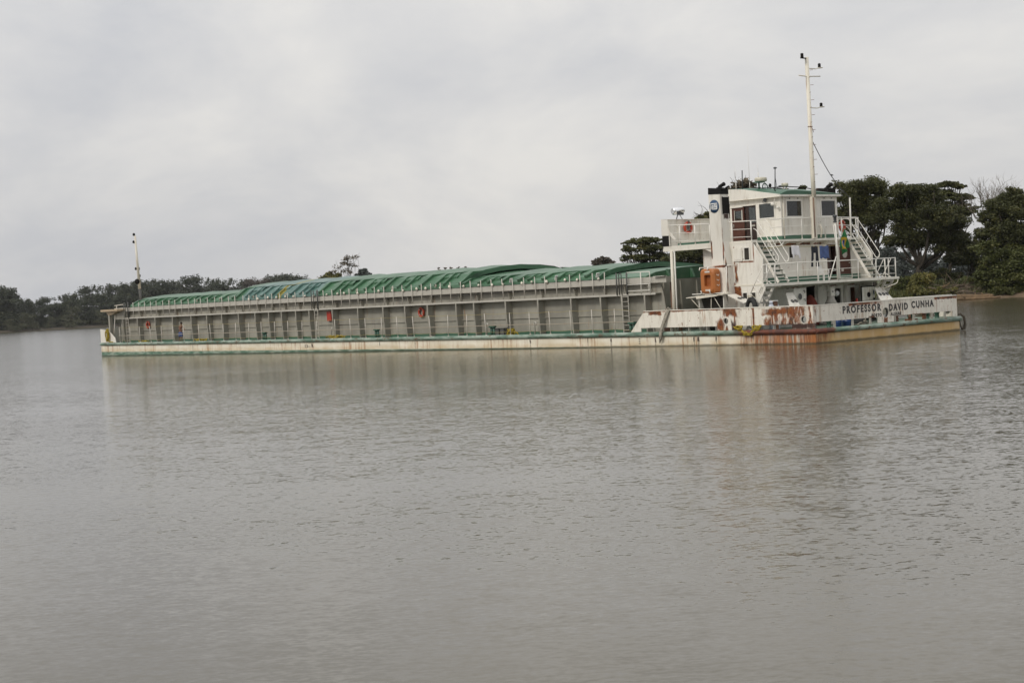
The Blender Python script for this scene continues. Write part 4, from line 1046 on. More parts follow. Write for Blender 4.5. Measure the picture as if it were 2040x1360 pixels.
# life rings
def life_ring(base, axis, label):
    r = root('life_ring', base, label, 'life ring', 'orange life rings hung about the barge')
    child('ring', MB().torus(base, axis, .30, .085, 28, 9), 'ringred', r, base)
    ax = Vector(axis)
    u = Vector((0, 0, 1)).cross(ax).normalized()
    b = MB()
    for t in (45, 135, 225, 315):
        c = Vector(base) + (u * math.cos(rad(t)) + Vector((0, 0, 1)) * math.sin(rad(t))) * .30
        d = -u * math.sin(rad(t)) + Vector((0, 0, 1)) * math.cos(rad(t))
        b.torus(c, d, .088, .012, 12, 5)
    child('band', b, 'ringw', r, base)
    return r
r_ = life_ring((-12.30, 3.05, 7.20), (1, 0, 0), 'orange life ring hung on the grey windscreen of the forward wing platform')
child('lamp_box', MB().box(-12.30, -12.22, 2.98, 3.13, 7.10, 7.62).box(-12.27, -12.21, 2.93, 3.18, 7.0, 7.06), 'dgrey', r_, (-12.30, 3.05, 7.20))
life_ring((-39.05, 1.58, 2.60), (0, 1, 0), 'orange life ring hung on the grey hold wall amidships, below the catwalk')
life_ring((-84.4, 1.58, 2.45), (0, 1, 0), 'small dull red life ring on the grey hold wall near the bow')
life_ring((-9.0, 11.70, 6.85), (0, 1, 0), 'red life ring behind the starboard railing beside the wheelhouse') if False else None
r_ = life_ring((-5.75, 9.95, 6.75), (1, .2, 0), 'red and white life ring hung behind the railing above the flag')

# rigid orange life float against the funnel
base = (-8.62, .62, 3.06)
lf = root('life_float', base, 'orange rigid life float leaning upright against the port funnel', 'life float')
m = MB()
def rbox(x0, x1, y0, y1, z0, z1, c, hole=None):
    def ringp(y, k):
        a, b, e, f = x0 + k, x1 - k, z0 + k, z1 - k
        out = []
        for cx, cz, t0 in ((b - c, f - c, 0), (a + c, f - c, 90), (a + c, e + c, 180), (b - c, e + c, 270)):
            for i in range(4):
                t = rad(t0 + i * 30); out.append((cx + c * math.cos(t), y, cz + c * math.sin(t)))
        return out
    rings = [ringp(y0, .10), ringp(y0 + .10, 0), ringp(y1 - .12, 0), ringp(y1, .12)]
    n = 16
    vs = sum(rings, [])
    fs = [(i * n + j, i * n + (j + 1) % n, (i + 1) * n + (j + 1) % n, (i + 1) * n + j) for i in range(3) for j in range(n)]
    hx0, hx1, hz0, hz1 = hole
    k = len(vs)
    hr = []
    for p in rings[0]:
        q = Vector(p) - Vector(((x0 + x1) / 2, y0, (z0 + z1) / 2))
        sc = min((hx1 - hx0) / 2 / max(abs(q.x), 1e-6), (hz1 - hz0) / 2 / max(abs(q.z), 1e-6))
        hr.append(((hx0 + hx1) / 2 + q.x * sc, y0, (hz0 + hz1) / 2 + q.z * sc))
    vs += hr + [(p[0], y0 + .22, p[2]) for p in hr]
    fs += [(j, k + j, k + (j + 1) % n, (j + 1) % n) for j in range(n)] + [(k + j, k + n + j, k + n + (j + 1) % n, k + (j + 1) % n) for j in range(n)]
    fs += [tuple(range(3 * n, 4 * n))]
    return vs, fs, [tuple(range(k + n, k + 2 * n))]
vs, fs, bk = rbox(-8.90, -7.74, .30, .97, 3.06, 4.52, .24, (-8.52, -8.00, 3.46, 4.16))
m.add(vs, fs, 0); m.add([vs[i] for i in bk[0]], [tuple(range(len(bk[0])))], 1)
m.box(-8.45, -8.05, .285, .299, 3.20, 3.30, 2); m.box(-8.45, -8.05, .285, .299, 4.29, 4.39, 2)
for zz in (3.5, 3.8, 4.1): m.tube([(-7.74, .55, zz + .06), (-7.70, .65, zz - .02), (-7.74, .75, zz + .06)], .02, 5, 2)
child('float_body', m, ['orange', 'dorange', 'ringw'], lf, base)
for x, z0, z1 in ((-8.85, 4.60, 4.45), (-8.2, 4.60, 4.45), (-8.8, 3.03, 3.24), (-8.1, 3.03, 3.26)):
    child('lashing', MB().tube([(x, .9, z0), (x + .01, .3, z0), (x + .02, .24, z1)], .035, 6), 'rail', lf, base)
thing('float_rack', MB().bar((-9.6, .35, 3.045), (-7.2, .60, 3.05), .06, .05).bar((-9.5, .92, 3.045), (-7.3, .95, 3.05), .06, .05), 'rail', (-8.4, .6, 3.04), 'white bar rack holding up the orange life float', 'rack')

# mooring ropes: loose yellow heaps along the edge, grey and dark ones
def rope_heap(c, wx, wy, hh, n, r, seed, loop=False):
    q = random.Random(seed)
    m = MB()
    for k in range(n):
        pts, a = [], q.uniform(0, 6.28)
        ox, oy = q.uniform(-wx, wx) * .55, q.uniform(-wy, wy) * .4
        for i in range(13):
            t = a + i * .55
            pts.append((c[0] + ox + wx * .5 * math.cos(t) * q.uniform(.7, 1.1), c[1] + oy + wy * .6 * math.sin(t) * q.uniform(.7, 1.1), c[2] + r + hh * (.5 + .5 * math.sin(t * 1.3 + k)) * q.uniform(.5, 1)))
        m.tube(pts, r, 6)
    return m
YR = 'yellow mooring ropes on the side deck'
for c, wx, wy, hh, n, sd, lab in (((-71.6, .30, .76), 1.3, .28, .26, 6, 1, 'long heap of yellow mooring rope lying on deck beside the person'),
                              ((-83.3, .35, .76), 1.2, .25, .20, 4, 2, 'thin scatter of yellow rope on the bow side deck'),
                              ((-48.8, .28, .78), 1.7, .26, .26, 7, 3, 'long yellow mooring rope heap on deck below the red fire box'),
                              ((-27.0, .45, .76), .65, .3, .50, 6, 4, 'small yellow rope coil heaped amidships near two dark boxes')):
    thing('mooring_rope', rope_heap(c, wx, wy, hh, n, .036, sd), 'yrope', c, lab, 'rope', YR)
c = (-90.2, -.04, .9)
m = MB()
q = random.Random(8)
for k in range(7):
    cx, cz, ra, rb_ = -89.95 + q.uniform(-.16, .16), 1.62 + q.uniform(-.08, .08), q.uniform(.16, .32), q.uniform(.40, .62)
    m.tube([(cx + ra * math.cos(t) + q.uniform(-.03, .03), -.07 - .03 * k - .02 * math.sin(3 * t), cz + rb_ * math.sin(t)) for t in [2 * math.pi * i / 14 for i in range(14)]], .038, 6, closed=True)
m.tube([(-89.95, -.06, 1.1), (-89.7, -.16, .98), (-89.3, -.1, .90), (-89.0, .05, .92), (-88.6, .15, .84)], .045, 6)
thing('mooring_rope', m, 'yrope', c, 'dirty yellow rope draped over the white bow bulwark', 'rope', YR)
m = MB()
q = random.Random(9)
for k in range(8):
    a, b = -5.75 + q.uniform(-.2, .2), -4.05 + q.uniform(-.25, .25)
    pts = [(a + (b - a) * t + q.uniform(-.07, .07), -.08 - .09 * q.random(), 1.03 - (.30 + .22 * q.random()) * math.sin(math.pi * t) + q.uniform(-.05, .05)) for t in [i / 9 for i in range(10)]]
    m.tube(pts, .034, 6)
for k in range(7):
    x = -5.6 if k < 4 else -4.2
    m.tube([(x + .3 * math.cos(t + k), -.1 + .07 * math.sin(t), 1.0 + .11 * math.sin(t * 1.7 + k)) for t in [i * .6 for i in range(10)]], .034, 6)
thing('mooring_rope', m, 'yrope', (-4.9, -.1, .9), 'bright yellow rope bunched over the rusty fender near the stern', 'rope', YR)
m = MB()
q = random.Random(5)
for k in range(4):
    m.tube([(-11.6 + .10 * k, .30, 1.6), (-11.55 + .12 * k, .1, 2.24), (-11.45 + .07 * k, -.09, 2.12), (-11.62 + .05 * k, -.13, 1.65), (-11.85 + .06 * k, -.17 - .02 * k, 1.15), (-11.95 + .05 * k, -.24, .75), (-12.02 + .05 * k, -.2, .40), (-12.1 + .03 * k, -.12, .16 + .06 * k)], [.05, .055, .055, .055, .06, .06, .05, .03], 7)
m.torus((-11.35, .02, 2.17), (.3, 1, .2), .13, .05, 14, 6)
thing('hawser', m, 'rope', (-11.6, -.1, 1.2), 'thick grey hawser hanging over the white side bulwark', 'rope')
m = MB().tube([(-.2, B + .02, .95), (-.05, B + .22, .98), (.05, B + .42, .80), (.08, B + .46, .40), (.06, B + .40, .12), (.04, B + .15, .05)], [.05, .06, .07, .08, .10, .06], 8).tube([(-.05, B + .02, .8), (0, B + .08, .3), (.02, B + .2, .1)], .04, 6)
thing('rope_fender', m, 'oldrope', (0, B + .2, .5), 'dark worn rope fender hanging at the far stern corner', 'fender')
m = rope_heap((-.9, 5.0, .78), .3, .8, .30, 5, .05, 21)
thing('hawser', m, 'rope', (-.9, 5.0, .78), 'coil of old grey rope on the after deck seen through the stern slot', 'rope')

# spare tyre on the side deck
c = (-5.15, .62, 2.10)
ax = Vector((.45, 1, 0)).normalized()
ty = root('tyre', c, 'big black tyre standing on the side deck at the foot of the stair', 'tyre')
m = MB()
pr_ = [(.36, -.10), (.42, -.135), (.56, -.14), (.63, -.10), (.64, 0), (.63, .10), (.56, .14), (.42, .135), (.36, .10)]
qn = Vector((0, 0, 1)).rotation_difference(ax)
vs = [Vector(c) + qn @ Vector((a * math.cos(t), a * math.sin(t), h)) for t in [2 * math.pi * i / 30 for i in range(30)] for a, h in pr_]
k = len(pr_)
m.add(vs, [(i * k + j, ((i + 1) % 30) * k + j, ((i + 1) % 30) * k + (j + 1) % k, i * k + (j + 1) % k) for i in range(30) for j in range(k)], 0, True)
child('tyre_body', m, 'rubber', ty, c)
child('rim', MB().lathe(c, [(.10, -.03), (.22, -.06), (.355, -.02), (.355, .02), (.22, 0), (.10, .03)], 20, 0, ax), 'greyl', ty, c)
child('tyre_lashing', MB().tube([(-5.1, .55, 2.62), (-5.15, .3, 2.80), (-5.12, .62, 2.82), (-5.08, .9, 2.7)], .02, 5), 'ywire', ty, c)
# gas bottles and a brown locker between them
for y, lab in ((1.05, 'pale gas bottle standing left of the brown locker on the side deck'), (1.72, 'pale gas bottle standing right of the brown locker on the side deck')):
    c = (-4.05 - .3 * (y - 1.05), y, .78)
    g = root('gas_bottle', c, lab, 'gas bottle', 'gas bottles by the locker')
    child('bottle', MB().lathe(c, [(.14, 0), (.17, .05), (.17, 1.25), (.15, 1.42), (.06, 1.52)], 14), 'gas', g, c)
    child('valve_collar', MB().lathe((c[0], c[1], c[2] + 1.5), [(.10, .0), (.11, .12), (.09, .14)], 10).lathe((c[0], c[1], c[2] + 1.6), [(.03, 0), (.03, .12)], 6), 'gas', g, c)
c = (-4.15, 1.40, .78)
lk = root('locker', c, 'brown metal locker standing between two gas bottles', 'locker')
child('locker_body', MB().box(-4.3, -4.0, 1.22, 1.58, .78, 2.42), 'rustm', lk, c)
child('locker_lid', MB().box(-4.33, -3.97, 1.19, 1.61, 2.42, 2.47), 'rail', lk, c)
# washing on the line
ln_ = MB().tube([(-5.0, 1.66, 5.5)] + [(-4.25, 2.9 + 5.9 * t, 5.60 - .10 * math.sin(math.pi * t)) for t in [i / 10 for i in range(11)]] + [(-4.5, 10.4, 5.75)], .012, 5)
thing('washing_line', ln_, 'ywire', (-4.25, 5.0, 5.55), 'thin washing line strung across the stern gallery', 'washing line')
def cloth_sheet(fn, nu, nv, th, mask=None):
    m = MB()
    A = [[Vector(fn(u / nu, v / nv)) for v in range(nv + 1)] for u in range(nu + 1)]
    vs = [p for row in A for p in row] + [p + Vector((-th, 0, 0)) for row in A for p in row]
    k, n = (nu + 1) * (nv + 1), nv + 1
    cells = {(u, v) for u in range(nu) for v in range(nv) if mask is None or mask((u + .5) / nu, (v + .5) / nv)}
    fs = []
    for u, v in cells:
        a, b, c_, d = u * n + v, (u + 1) * n + v, (u + 1) * n + v + 1, u * n + v + 1
        fs += [(a, b, c_, d), (k + d, k + c_, k + b, k + a)]
        for du, dv, e in ((-1, 0, (a, d)), (1, 0, (b, c_)), (0, -1, (a, b)), (0, 1, (d, c_))):
            if (u + du, v + dv) not in cells: fs.append((e[0], e[1], k + e[1], k + e[0]))
    return m.add(vs, fs, 0, True)
X = -4.24
tw = cloth_sheet(lambda u, v: (X + .03 * math.sin(u * 9) * v, 3.28 + .70 * u + (.05 + .06 * (u > .9)) * v, 5.60 - .02 * u - v * (.50 + .10 * u + (.16 if u > .86 else 0) + (.24 if .08 < u < .2 else 0))), 22, 10, .012)
thing('towel', tw, 'towel', (X, 3.6, 5.3), 'white cloth hung out on the washing line', 'laundry', 'washing on the line')
def tr_(u, v):
    sp = .5 + (u - .5) * (1 + .0 * v)
    y = 5.10 + .60 * u + (.06 * (u - .5) * 2 * max(0, v - .35) * 1.7) - .05 * v
    return (X + .03 * math.sin(u * 12 + v * 2), y, 5.53 - v * 1.22)
thing('trousers', cloth_sheet(tr_, 16, 24, .03, lambda u, v: not (v > .33 and abs(u - .5) < .10 + .16 * (v - .33))), 'jeans', (X, 5.4, 5.0), 'dark trousers hanging from the washing line', 'laundry', 'washing on the line')
sh = cloth_sheet(lambda u, v: (X + .03 * math.sin(u * 10 + v), 5.86 + .84 * u + .08 * v * (u - .2), 5.54 - v * (.74 + .04 * math.sin(u * 14)) - .02 * math.sin(u * 3.1)), 18, 12, .02)
thing('shirt', sh, 'cloth', (X, 6.3, 5.2), 'blue shirt hung beside the dark trousers on the line', 'laundry', 'washing on the line')
# white garden chair by the door
c = (-5.1, 7.15, 3.45)
ch = root('garden_chair', c, 'white plastic garden chair on the stern gallery by the dark doorway', 'chair')
for dx in (-.2, .2):
    for dy in (-.2, .2): child('leg', MB().bar((c[0] + dx * 1.1, c[1] + dy * 1.1, 3.455), (c[0] + dx, c[1] + dy, 3.87), .045), 'plasticw', ch, c)
child('seat', MB().box(c[0] - .24, c[0] + .24, c[1] - .24, c[1] + .24, 3.87, 3.90), 'plasticw', ch, c)
bk = MB()
for k in range(5): bk.bar((c[0] - .22, c[1] - .2 + k * .1, 3.9), (c[0] - .33, c[1] - .2 + k * .1, 4.34), .06, .02)
bk.bar((c[0] - .33, c[1] - .25, 4.34), (c[0] - .33, c[1] + .25, 4.34), .05, .06)
child('backrest', bk, 'plasticw', ch, c)
for dy in (-.26, .26): child('armrest', MB().bar((c[0] - .26, c[1] + dy, 4.10), (c[0] + .2, c[1] + dy, 4.10), .05, .03).bar((c[0] + .2, c[1] + dy, 4.10), (c[0] + .2, c[1] + dy, 3.87), .04), 'plasticw', ch, c)
# flag on the staff
def flag():
    P00, P10, P11, P01 = Vector((-3.84, 7.72, 6.55)), Vector((-3.84, 8.10, 5.36)), Vector((-3.84, 7.62, 4.96)), Vector((-3.84, 7.14, 5.55))
    nu, nv = 54, 40
    m = MB()
    vs = []
    for i in range(nu + 1):
        for j in range(nv + 1):
            u, v = i / nu, j / nv
            p = P00 * (1 - u) * (1 - v) + P10 * u * (1 - v) + P11 * u * v + P01 * (1 - u) * v
            p = p + Vector((.10 * math.sin(v * 8 + u * 3) * (.3 + u), .03 * math.sin(u * 9 + v * 2), .02 * math.sin(v * 11)))
            vs.append(p)
    n = nv + 1
    fs, mi = [], []
    for i in range(nu):
        for j in range(nv):
            u, v = (i + .5) / nu - .5, (j + .5) / nv - .5
            k = 0
            if abs(u) / .455 + abs(v) / .45 < 1: k = 1
            d = math.hypot(u * 20, v * 14)
            if d < 3.5:
                k = 2
                dd = math.hypot(u * 20 + 2, v * 14 - 7)
                if 8.0 - .9 < dd < 8.0 - .25 + .4: k = 3
            fs.append((i * n + j, (i + 1) * n + j, (i + 1) * n + j + 1, i * n + j + 1)); mi.append(k)
    kk = len(vs)
    m.add(vs, [], 0)
    m.f += fs; m.mi += mi; m.sm += [True] * len(fs)
    return m
thing('national_flag', flag(), ['fg', 'fy', 'fb', 'fw'], (-3.84, 7.6, 5.8), 'green and yellow national flag with blue disc drooping at the stern staff', 'flag')
# drums seen through the stern slot
for y, r, mt, lab in ((3.18, .20, 'barrelb', 'small blue drum on the after deck'), (4.0, .30, 'barrelb', 'large blue drum on the after deck seen through the stern slot')):
    c = (-.95, y, .76)
    d = root('drum', c, lab, 'drum')
    child('drum_body', MB().lathe(c, [(r * .9, 0), (r, .03), (r, .28), (r * 1.05, .3), (r, .32), (r, .6), (r * .9, .66)], 18), mt, d, c)
    child('drum_lid', MB().lathe((c[0], c[1], c[2] + .66), [(r * .8, 0), (r * .8, .02)], 16), 'gunmetal', d, c)
c = (-.95, 4.8, 1.05)
thing('drum', MB().lathe(c, [(.24, -.42), (.28, -.38), (.28, .38), (.24, .42)], 18, 0, (.1, 1, 0)), 'gunmetal', c, 'dark drum lying on its side on the after deck', 'drum')
c = (-.4, 7.05, 2.12)
fx = root('fire_extinguisher', (-4.9, 9.95, .78), 'small red fire extinguisher standing by the stern doorway', 'fire extinguisher')
b_ = (-4.9, 9.95, .78)
child('cylinder', MB().lathe((-4.9, 9.95, 1.85), [(.07, 0), (.08, .03), (.08, .34), (.03, .4)], 12), 'red', fx, b_)
child('extinguisher_hose', MB().tube([(-4.9, 9.95, 2.25), (-4.85, 10.1, 2.25), (-4.85, 10.12, 1.95)], .02, 5), 'black', fx, b_)
child('bracket', MB().box(-4.98, -4.92, 9.9, 10.0, .78, 1.9), 'rail', fx, b_)
c = (-5.6, 6.35, .8)
thing('covered_reel', MB().lathe((-5.6, 6.40, .8), [(.50, 0), (.50, .95), (.44, 1.25), (.30, 1.55), (.12, 1.78), (.03, 1.82)], 14), 'dullred', c, 'dull red covered reel in the brown opening behind the open white door', 'reel')

# the person on the side deck
def skinned(verts, edges, radii, name, mat, parent=None, sub=1, base=(0, 0, 0)):
    me = bpy.data.meshes.new('tmp')
    me.from_pydata([tuple(Vector(v) - Vector(base)) for v in verts], edges, [])
    o = bpy.data.objects.new('tmp', me)
    COL.objects.link(o)
    sk = o.modifiers.new('s', 'SKIN')
    sk.use_smooth_shade = True
    for i, r in enumerate(radii):
        me.skin_vertices[0].data[i].radius = (r, r)
    me.skin_vertices[0].data[0].use_root = True
    if sub:
        ss = o.modifiers.new('d', 'SUBSURF'); ss.levels = ss.render_levels = sub
    bpy.context.view_layer.update()
    me2 = bpy.data.meshes.new_from_object(o.evaluated_get(bpy.context.evaluated_depsgraph_get()))
    bpy.data.objects.remove(o)
    me2.name = name
    me2.materials.clear(); me2.materials.append(MT[mat])
    o = bpy.data.objects.new(name, me2)
    COL.objects.link(o)
    if parent is not None: o.parent = parent
    return o
PB = (-75.9, .62, .76)
pe = root('person', PB, 'bare-chested person in blue shorts standing on the side deck with forearms held out', 'person')
pe.matrix_world = SHIP @ Matrix.Translation(Vector(PB)) @ Matrix.Rotation(rad(48), 4, 'Z')
# standing, facing out and aft (+x, -y), forearms on the rail
px_, py_, pz = PB
V = [(0, .02, .95), (0, .02, 1.10), (.03, 0, 1.30), (.08, -.03, 1.48), (.11, -.06, 1.57), (.13, -.08, 1.66), (.15, -.10, 1.76),
     (-.10, .06, .90), (-.10, .05, .50), (-.11, .08, .10), (-.03, -.02, .03), (.10, -.02, .90), (.11, -.05, .50), (.10, .02, .10), (.17, -.08, .03),
     (-.10, .08, 1.46), (-.08, -.12, 1.20), (.20, -.36, 1.14), (.28, -.41, 1.13), (.26, -.12, 1.46), (.40, -.26, 1.22), (.52, -.46, 1.14), (.57, -.53, 1.13)]
E_ = [(0, 1), (1, 2), (2, 3), (3, 4), (4, 5), (5, 6), (0, 7), (7, 8), (8, 9), (9, 10), (0, 11), (11, 12), (12, 13), (13, 14), (3, 15), (15, 16), (16, 17), (17, 18), (3, 19), (19, 20), (20, 21), (21, 22)]
RR = [.13, .12, .14, .11, .055, .085, .085, .10, .07, .045, .04, .10, .07, .045, .04, .06, .045, .033, .036, .06, .045, .033, .036]
# hands: five bent fingers each, grown from the same skeleton
for w_, d in ((18, Vector((.6, -.7, 0)).normalized()), (22, Vector((.6, -.7, 0)).normalized())):
    p0 = Vector(V[w_]); s_ = Vector((-d.y, d.x, 0))
    for i, ln2 in enumerate((.075, .085, .08, .065)):
        a = p0 + d * .05 + s_ * (.026 - .0175 * i)
        b = a + d * ln2 * .5 + Vector((0, 0, -.005)); c_ = b + d * ln2 * .3 + Vector((0, 0, -.03))
        k = len(V); V += [tuple(a), tuple(b), tuple(c_)]; RR += [.010, .009, .008]; E_ += [(w_, k), (k, k + 1), (k + 1, k + 2)]
    a = p0 + s_ * .04 + d * .01; b = a + s_ * .02 + d * .04
    k = len(V); V += [tuple(a), tuple(b)]; RR += [.011, .009]; E_ += [(w_, k), (k, k + 1)]
skinned(V, E_, RR, 'body', 'skin', pe)
skinned([(0, .02, 1.02), (0, .02, .95), (-.10, .06, .88), (-.105, .05, .44), (.10, -.02, .88), (.11, -.05, .44)], [(0, 1), (1, 2), (2, 3), (1, 4), (4, 5)], [.15, .155, .135, .125, .135, .125], 'shorts', 'cloth', pe)
hd = Vector((.15, -.10, 1.73))
m = MB().lathe(hd + Vector((-.015, .01, .0)), [(.098, .0), (.112, .03), (.10, .09), (.06, .125), (.01, .135)], 14)
child('hair', m, 'hair', pe, (0, 0, 0))
fd_ = Vector((.75, -.65, -.1)).normalized(); sd_ = Vector((.65, .75, 0)).normalized()
m = MB().lathe(hd + fd_ * .10 - Vector((0, 0, .03)), [(.018, -.01), (.016, .01), (.004, .03)], 8, 0, fd_)
for k in (-1, 1): m.lathe(hd + sd_ * .10 * k - fd_ * .01 - Vector((0, 0, .03)), [(.03, -.01), (.03, .01)], 8, 0, sd_)
child('face', m, 'skin', pe, (0, 0, 0))
m = MB()
for k in (-1, 1): m.lathe(hd + fd_ * .088 + sd_ * .034 * k + Vector((0, 0, .0)), [(.012, 0), (.011, .012)], 8, 0, fd_)
m.bar(hd + fd_ * .093 - sd_ * .025 - Vector((0, 0, .075)), hd + fd_ * .093 + sd_ * .025 - Vector((0, 0, .075)), .012, .012)
child('eyes_and_mouth', m, 'hair', pe, (0, 0, 0))

# ================================================================== river, banks, trees
def water_mat():
    m = Mat('river_water')
    def wave(scale, sc, rot, det, off, amp):
        mp_ = m.n('ShaderNodeMapping', {'Vector': m.coord(), 'Scale': sc, 'Rotation': (0, 0, rot), 'Location': off}).outputs[0]
        c = m.n('ShaderNodeTexNoise', {'Vector': mp_, 'Scale': scale, 'Detail': det, 'Roughness': .5, 'Distortion': .2}).outputs['Color']
        c = m.n('ShaderNodeVectorMath', {0: c, 1: (.5, .5, .5)}, operation='SUBTRACT').outputs[0]
        return m.n('ShaderNodeVectorMath', {0: c, 1: (amp * .8, amp, 0)}, operation='MULTIPLY').outputs[0]
    add = lambda p, q: m.n('ShaderNodeVectorMath', {0: p, 1: q}, operation='ADD').outputs[0]
    # ripple slopes at three sizes; wind patches roughen some stretches and calm others
    sl = add(add(wave(2.0, (.55, 1.0, 1), .2, 2, (0, 0, 0), .08), wave(.5, (.5, 1.0, 1), -.25, 2, (7, 3, 0), .022)), add(wave(7.0, (.5, 1.0, 1), .12, 2, (3, 9, 0), .17), wave(16, (.6, 1.0, 1), -.12, 2, (5, 2, 0), .29)))
    gust = m.ramp(m.noise(.028, (.6, 1.3, 1), 4, .55), .36, .64, .40, 1.25)
    sl = m.n('ShaderNodeVectorMath', {0: sl, 'Scale': gust}, operation='SCALE').outputs[0]
    nn = m.n('ShaderNodeVectorMath', {0: add(sl, (0, 0, 1))}, operation='NORMALIZE').outputs[0]
    m.link(nn, m.b.inputs['Normal'])
    m.b.inputs['IOR'].default_value = 1.42
    m.out((.072, .061, .036), .11)
    return m.m
MT['water'] = water_mat()
wm = MB()
g = [-9000, -2500, -900, -300, -100, -30, 30, 100, 300, 900, 2500, 9000]
gy = [-400, -60, 0, 30, 90, 200, 500, 1200, 3000, 12000]
wm.add([(x, y, 0) for x in g for y in gy], [(i * len(gy) + j, (i + 1) * len(gy) + j, (i + 1) * len(gy) + j + 1, i * len(gy) + j + 1) for i in range(len(g) - 1) for j in range(len(gy) - 1)])
struct(wm.build('river', 'water', fix=False))

def ground_mat():
    m = Mat('bank_soil')
    X = m.xyz()
    soil = m.mix(m.ramp(m.noise(.7, detail=6), .35, .65), (.085, .058, .034), (.15, .105, .064))
    grass = m.mix(m.ramp(m.noise(.5, detail=5), .35, .65), (.035, .055, .015), (.075, .085, .025))
    f = m.ramp(m.math('ADD', X[2], m.math('MULTIPLY', m.math('SUBTRACT', m.noise(.25, detail=4), .5), 1.6)), .75, 1.25)
    return m.out(m.mix(f, soil, grass), .95, 0, m.noise(2, detail=6), .1)
MT['soil'] = ground_mat()
def bank(name, shore, back, steps, seed):
    """sheet of land rising from a shoreline; shore and back are matching lists of x,y"""
    q = random.Random(seed)
    def fine(P, k):
        return [(P[i][0] + (P[i + 1][0] - P[i][0]) * t / k, P[i][1] + (P[i + 1][1] - P[i][1]) * t / k) for i in range(len(P) - 1) for t in range(k)] + [P[-1]]
    S_, K_ = fine(shore, 5), fine(back, 5)
    vs = []
    for (a, b) in zip(S_, K_):
        d = Vector((b[0] - a[0], b[1] - a[1])); ln2 = d.length; d.normalize()
        j = q.uniform(-1.0, 1.0)
        for dist, z in steps:
            dist = ln2 if dist is None else dist + j
            vs.append((a[0] + d.x * dist, a[1] + d.y * dist, z + (q.uniform(-.12, .12) * min(z, 2) if z > 0 else 0)))
    n = len(steps)
    m = MB().add(vs, [(i * n + j, (i + 1) * n + j, (i + 1) * n + j + 1, i * n + j + 1) for i in range(len(S_) - 1) for j in range(n - 1)], 0, True)
    return struct(m.build(name, 'soil'))
STEPS = [(-3, -1.0), (0, -.05), (1.5, .35), (4, .7), (8, 1.0), (14, 1.5), (25, 1.9), (50, 2.0), (120, 2.1), (None, 2.3)]
bank('near_bank', [(420, 120), (220, 165), (120, 196), (84, 203), (68, 206.5), (60, 209), (53, 214), (42, 226), (24, 243), (4, 268), (-18, 310), (-38, 380), (-62, 500), (-95, 700)],
     [(1500, 900), (1200, 1000), (900, 1100), (500, 1150), (420, 1180), (360, 1200), (320, 1200), (260, 1200), (200, 1200), (140, 1200), (100, 1200), (60, 1200), (20, 1200), (-60, 1200)], STEPS, 3)
bank('far_bank', [(-1500, 700), (-700, 980), (-420, 1075), (-360, 1100), (-310, 1135), (-270, 1175), (-220, 1220), (-160, 1280), (-60, 1340), (120, 1400), (600, 1500)],
     [(-2500, 3000), (-1500, 3000), (-900, 3000), (-700, 3000), (-600, 3000), (-450, 3000), (-300, 3000), (-100, 3000), (100, 3000), (500, 3000), (1500, 3000)], [(-3, -1.0), (0, -.05), (5, .8), (12, 1.6), (40, 2.0), (200, 2.5), (None, 4)], 5).data.materials[0] = plain('far_shore', (.075, .062, .040), .95)

def leaf_mat(name, a, b, c):
    m = Mat(name)
    t = m.n('ShaderNodeAttribute', attribute_name='tint').outputs['Fac']
    col = m.mix(m.ramp(t, .0, .55), a, b)
    col = m.mix(m.ramp(t, .72, 1.0), col, c)
    m.out(col, .65)
    tr = m.n('ShaderNodeBsdfTranslucent', {'Color': col})
    mx = m.n('ShaderNodeMixShader', {0: .16, 1: m.b.outputs[0], 2: tr.outputs[0]})
    m.link(mx.outputs[0], m.t.nodes['Material Output'].inputs['Surface'])
    return m.m
MT['leaf'] = leaf_mat('leaf_olive', (.036, .040, .010), (.070, .076, .018), (.125, .105, .028))
MT['leafd'] = leaf_mat('leaf_deep', (.028, .033, .008), (.054, .060, .014), (.100, .092, .022))
MT['leafg'] = leaf_mat('leaf_fresh', (.036, .044, .010), (.070, .082, .018), (.12, .115, .03))
MT['leafy'] = leaf_mat('leaf_yellow', (.075, .080, .018), (.125, .120, .028), (.18, .15, .04))
MT['leafp'] = leaf_mat('leaf_pale', (.095, .080, .052), (.145, .120, .080), (.17, .13, .085))
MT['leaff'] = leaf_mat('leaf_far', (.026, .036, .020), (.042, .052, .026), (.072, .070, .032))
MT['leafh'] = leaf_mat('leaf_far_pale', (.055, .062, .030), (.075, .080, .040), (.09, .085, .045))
MT['leafb'] = leaf_mat('leaf_haze_blue', (.045, .058, .052), (.060, .072, .062), (.07, .078, .066))  # bluish grey of distance haze put into the leaf colour
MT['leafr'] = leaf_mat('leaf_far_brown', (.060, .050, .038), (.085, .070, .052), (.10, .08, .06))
MT['bark'] = plain('bark', (.045, .036, .026), .9, vary=.4, ns=3)
MT['barkp'] = plain('bark_pale', (.20, .17, .14), .9, vary=.4, ns=3)
MT['drift'] = plain('driftwood', (.17, .130, .092), .9, vary=.55, ns=1.2)
MT['log'] = plain('log_wood', (.19, .125, .068), .9, vary=.4, ns=1.5)

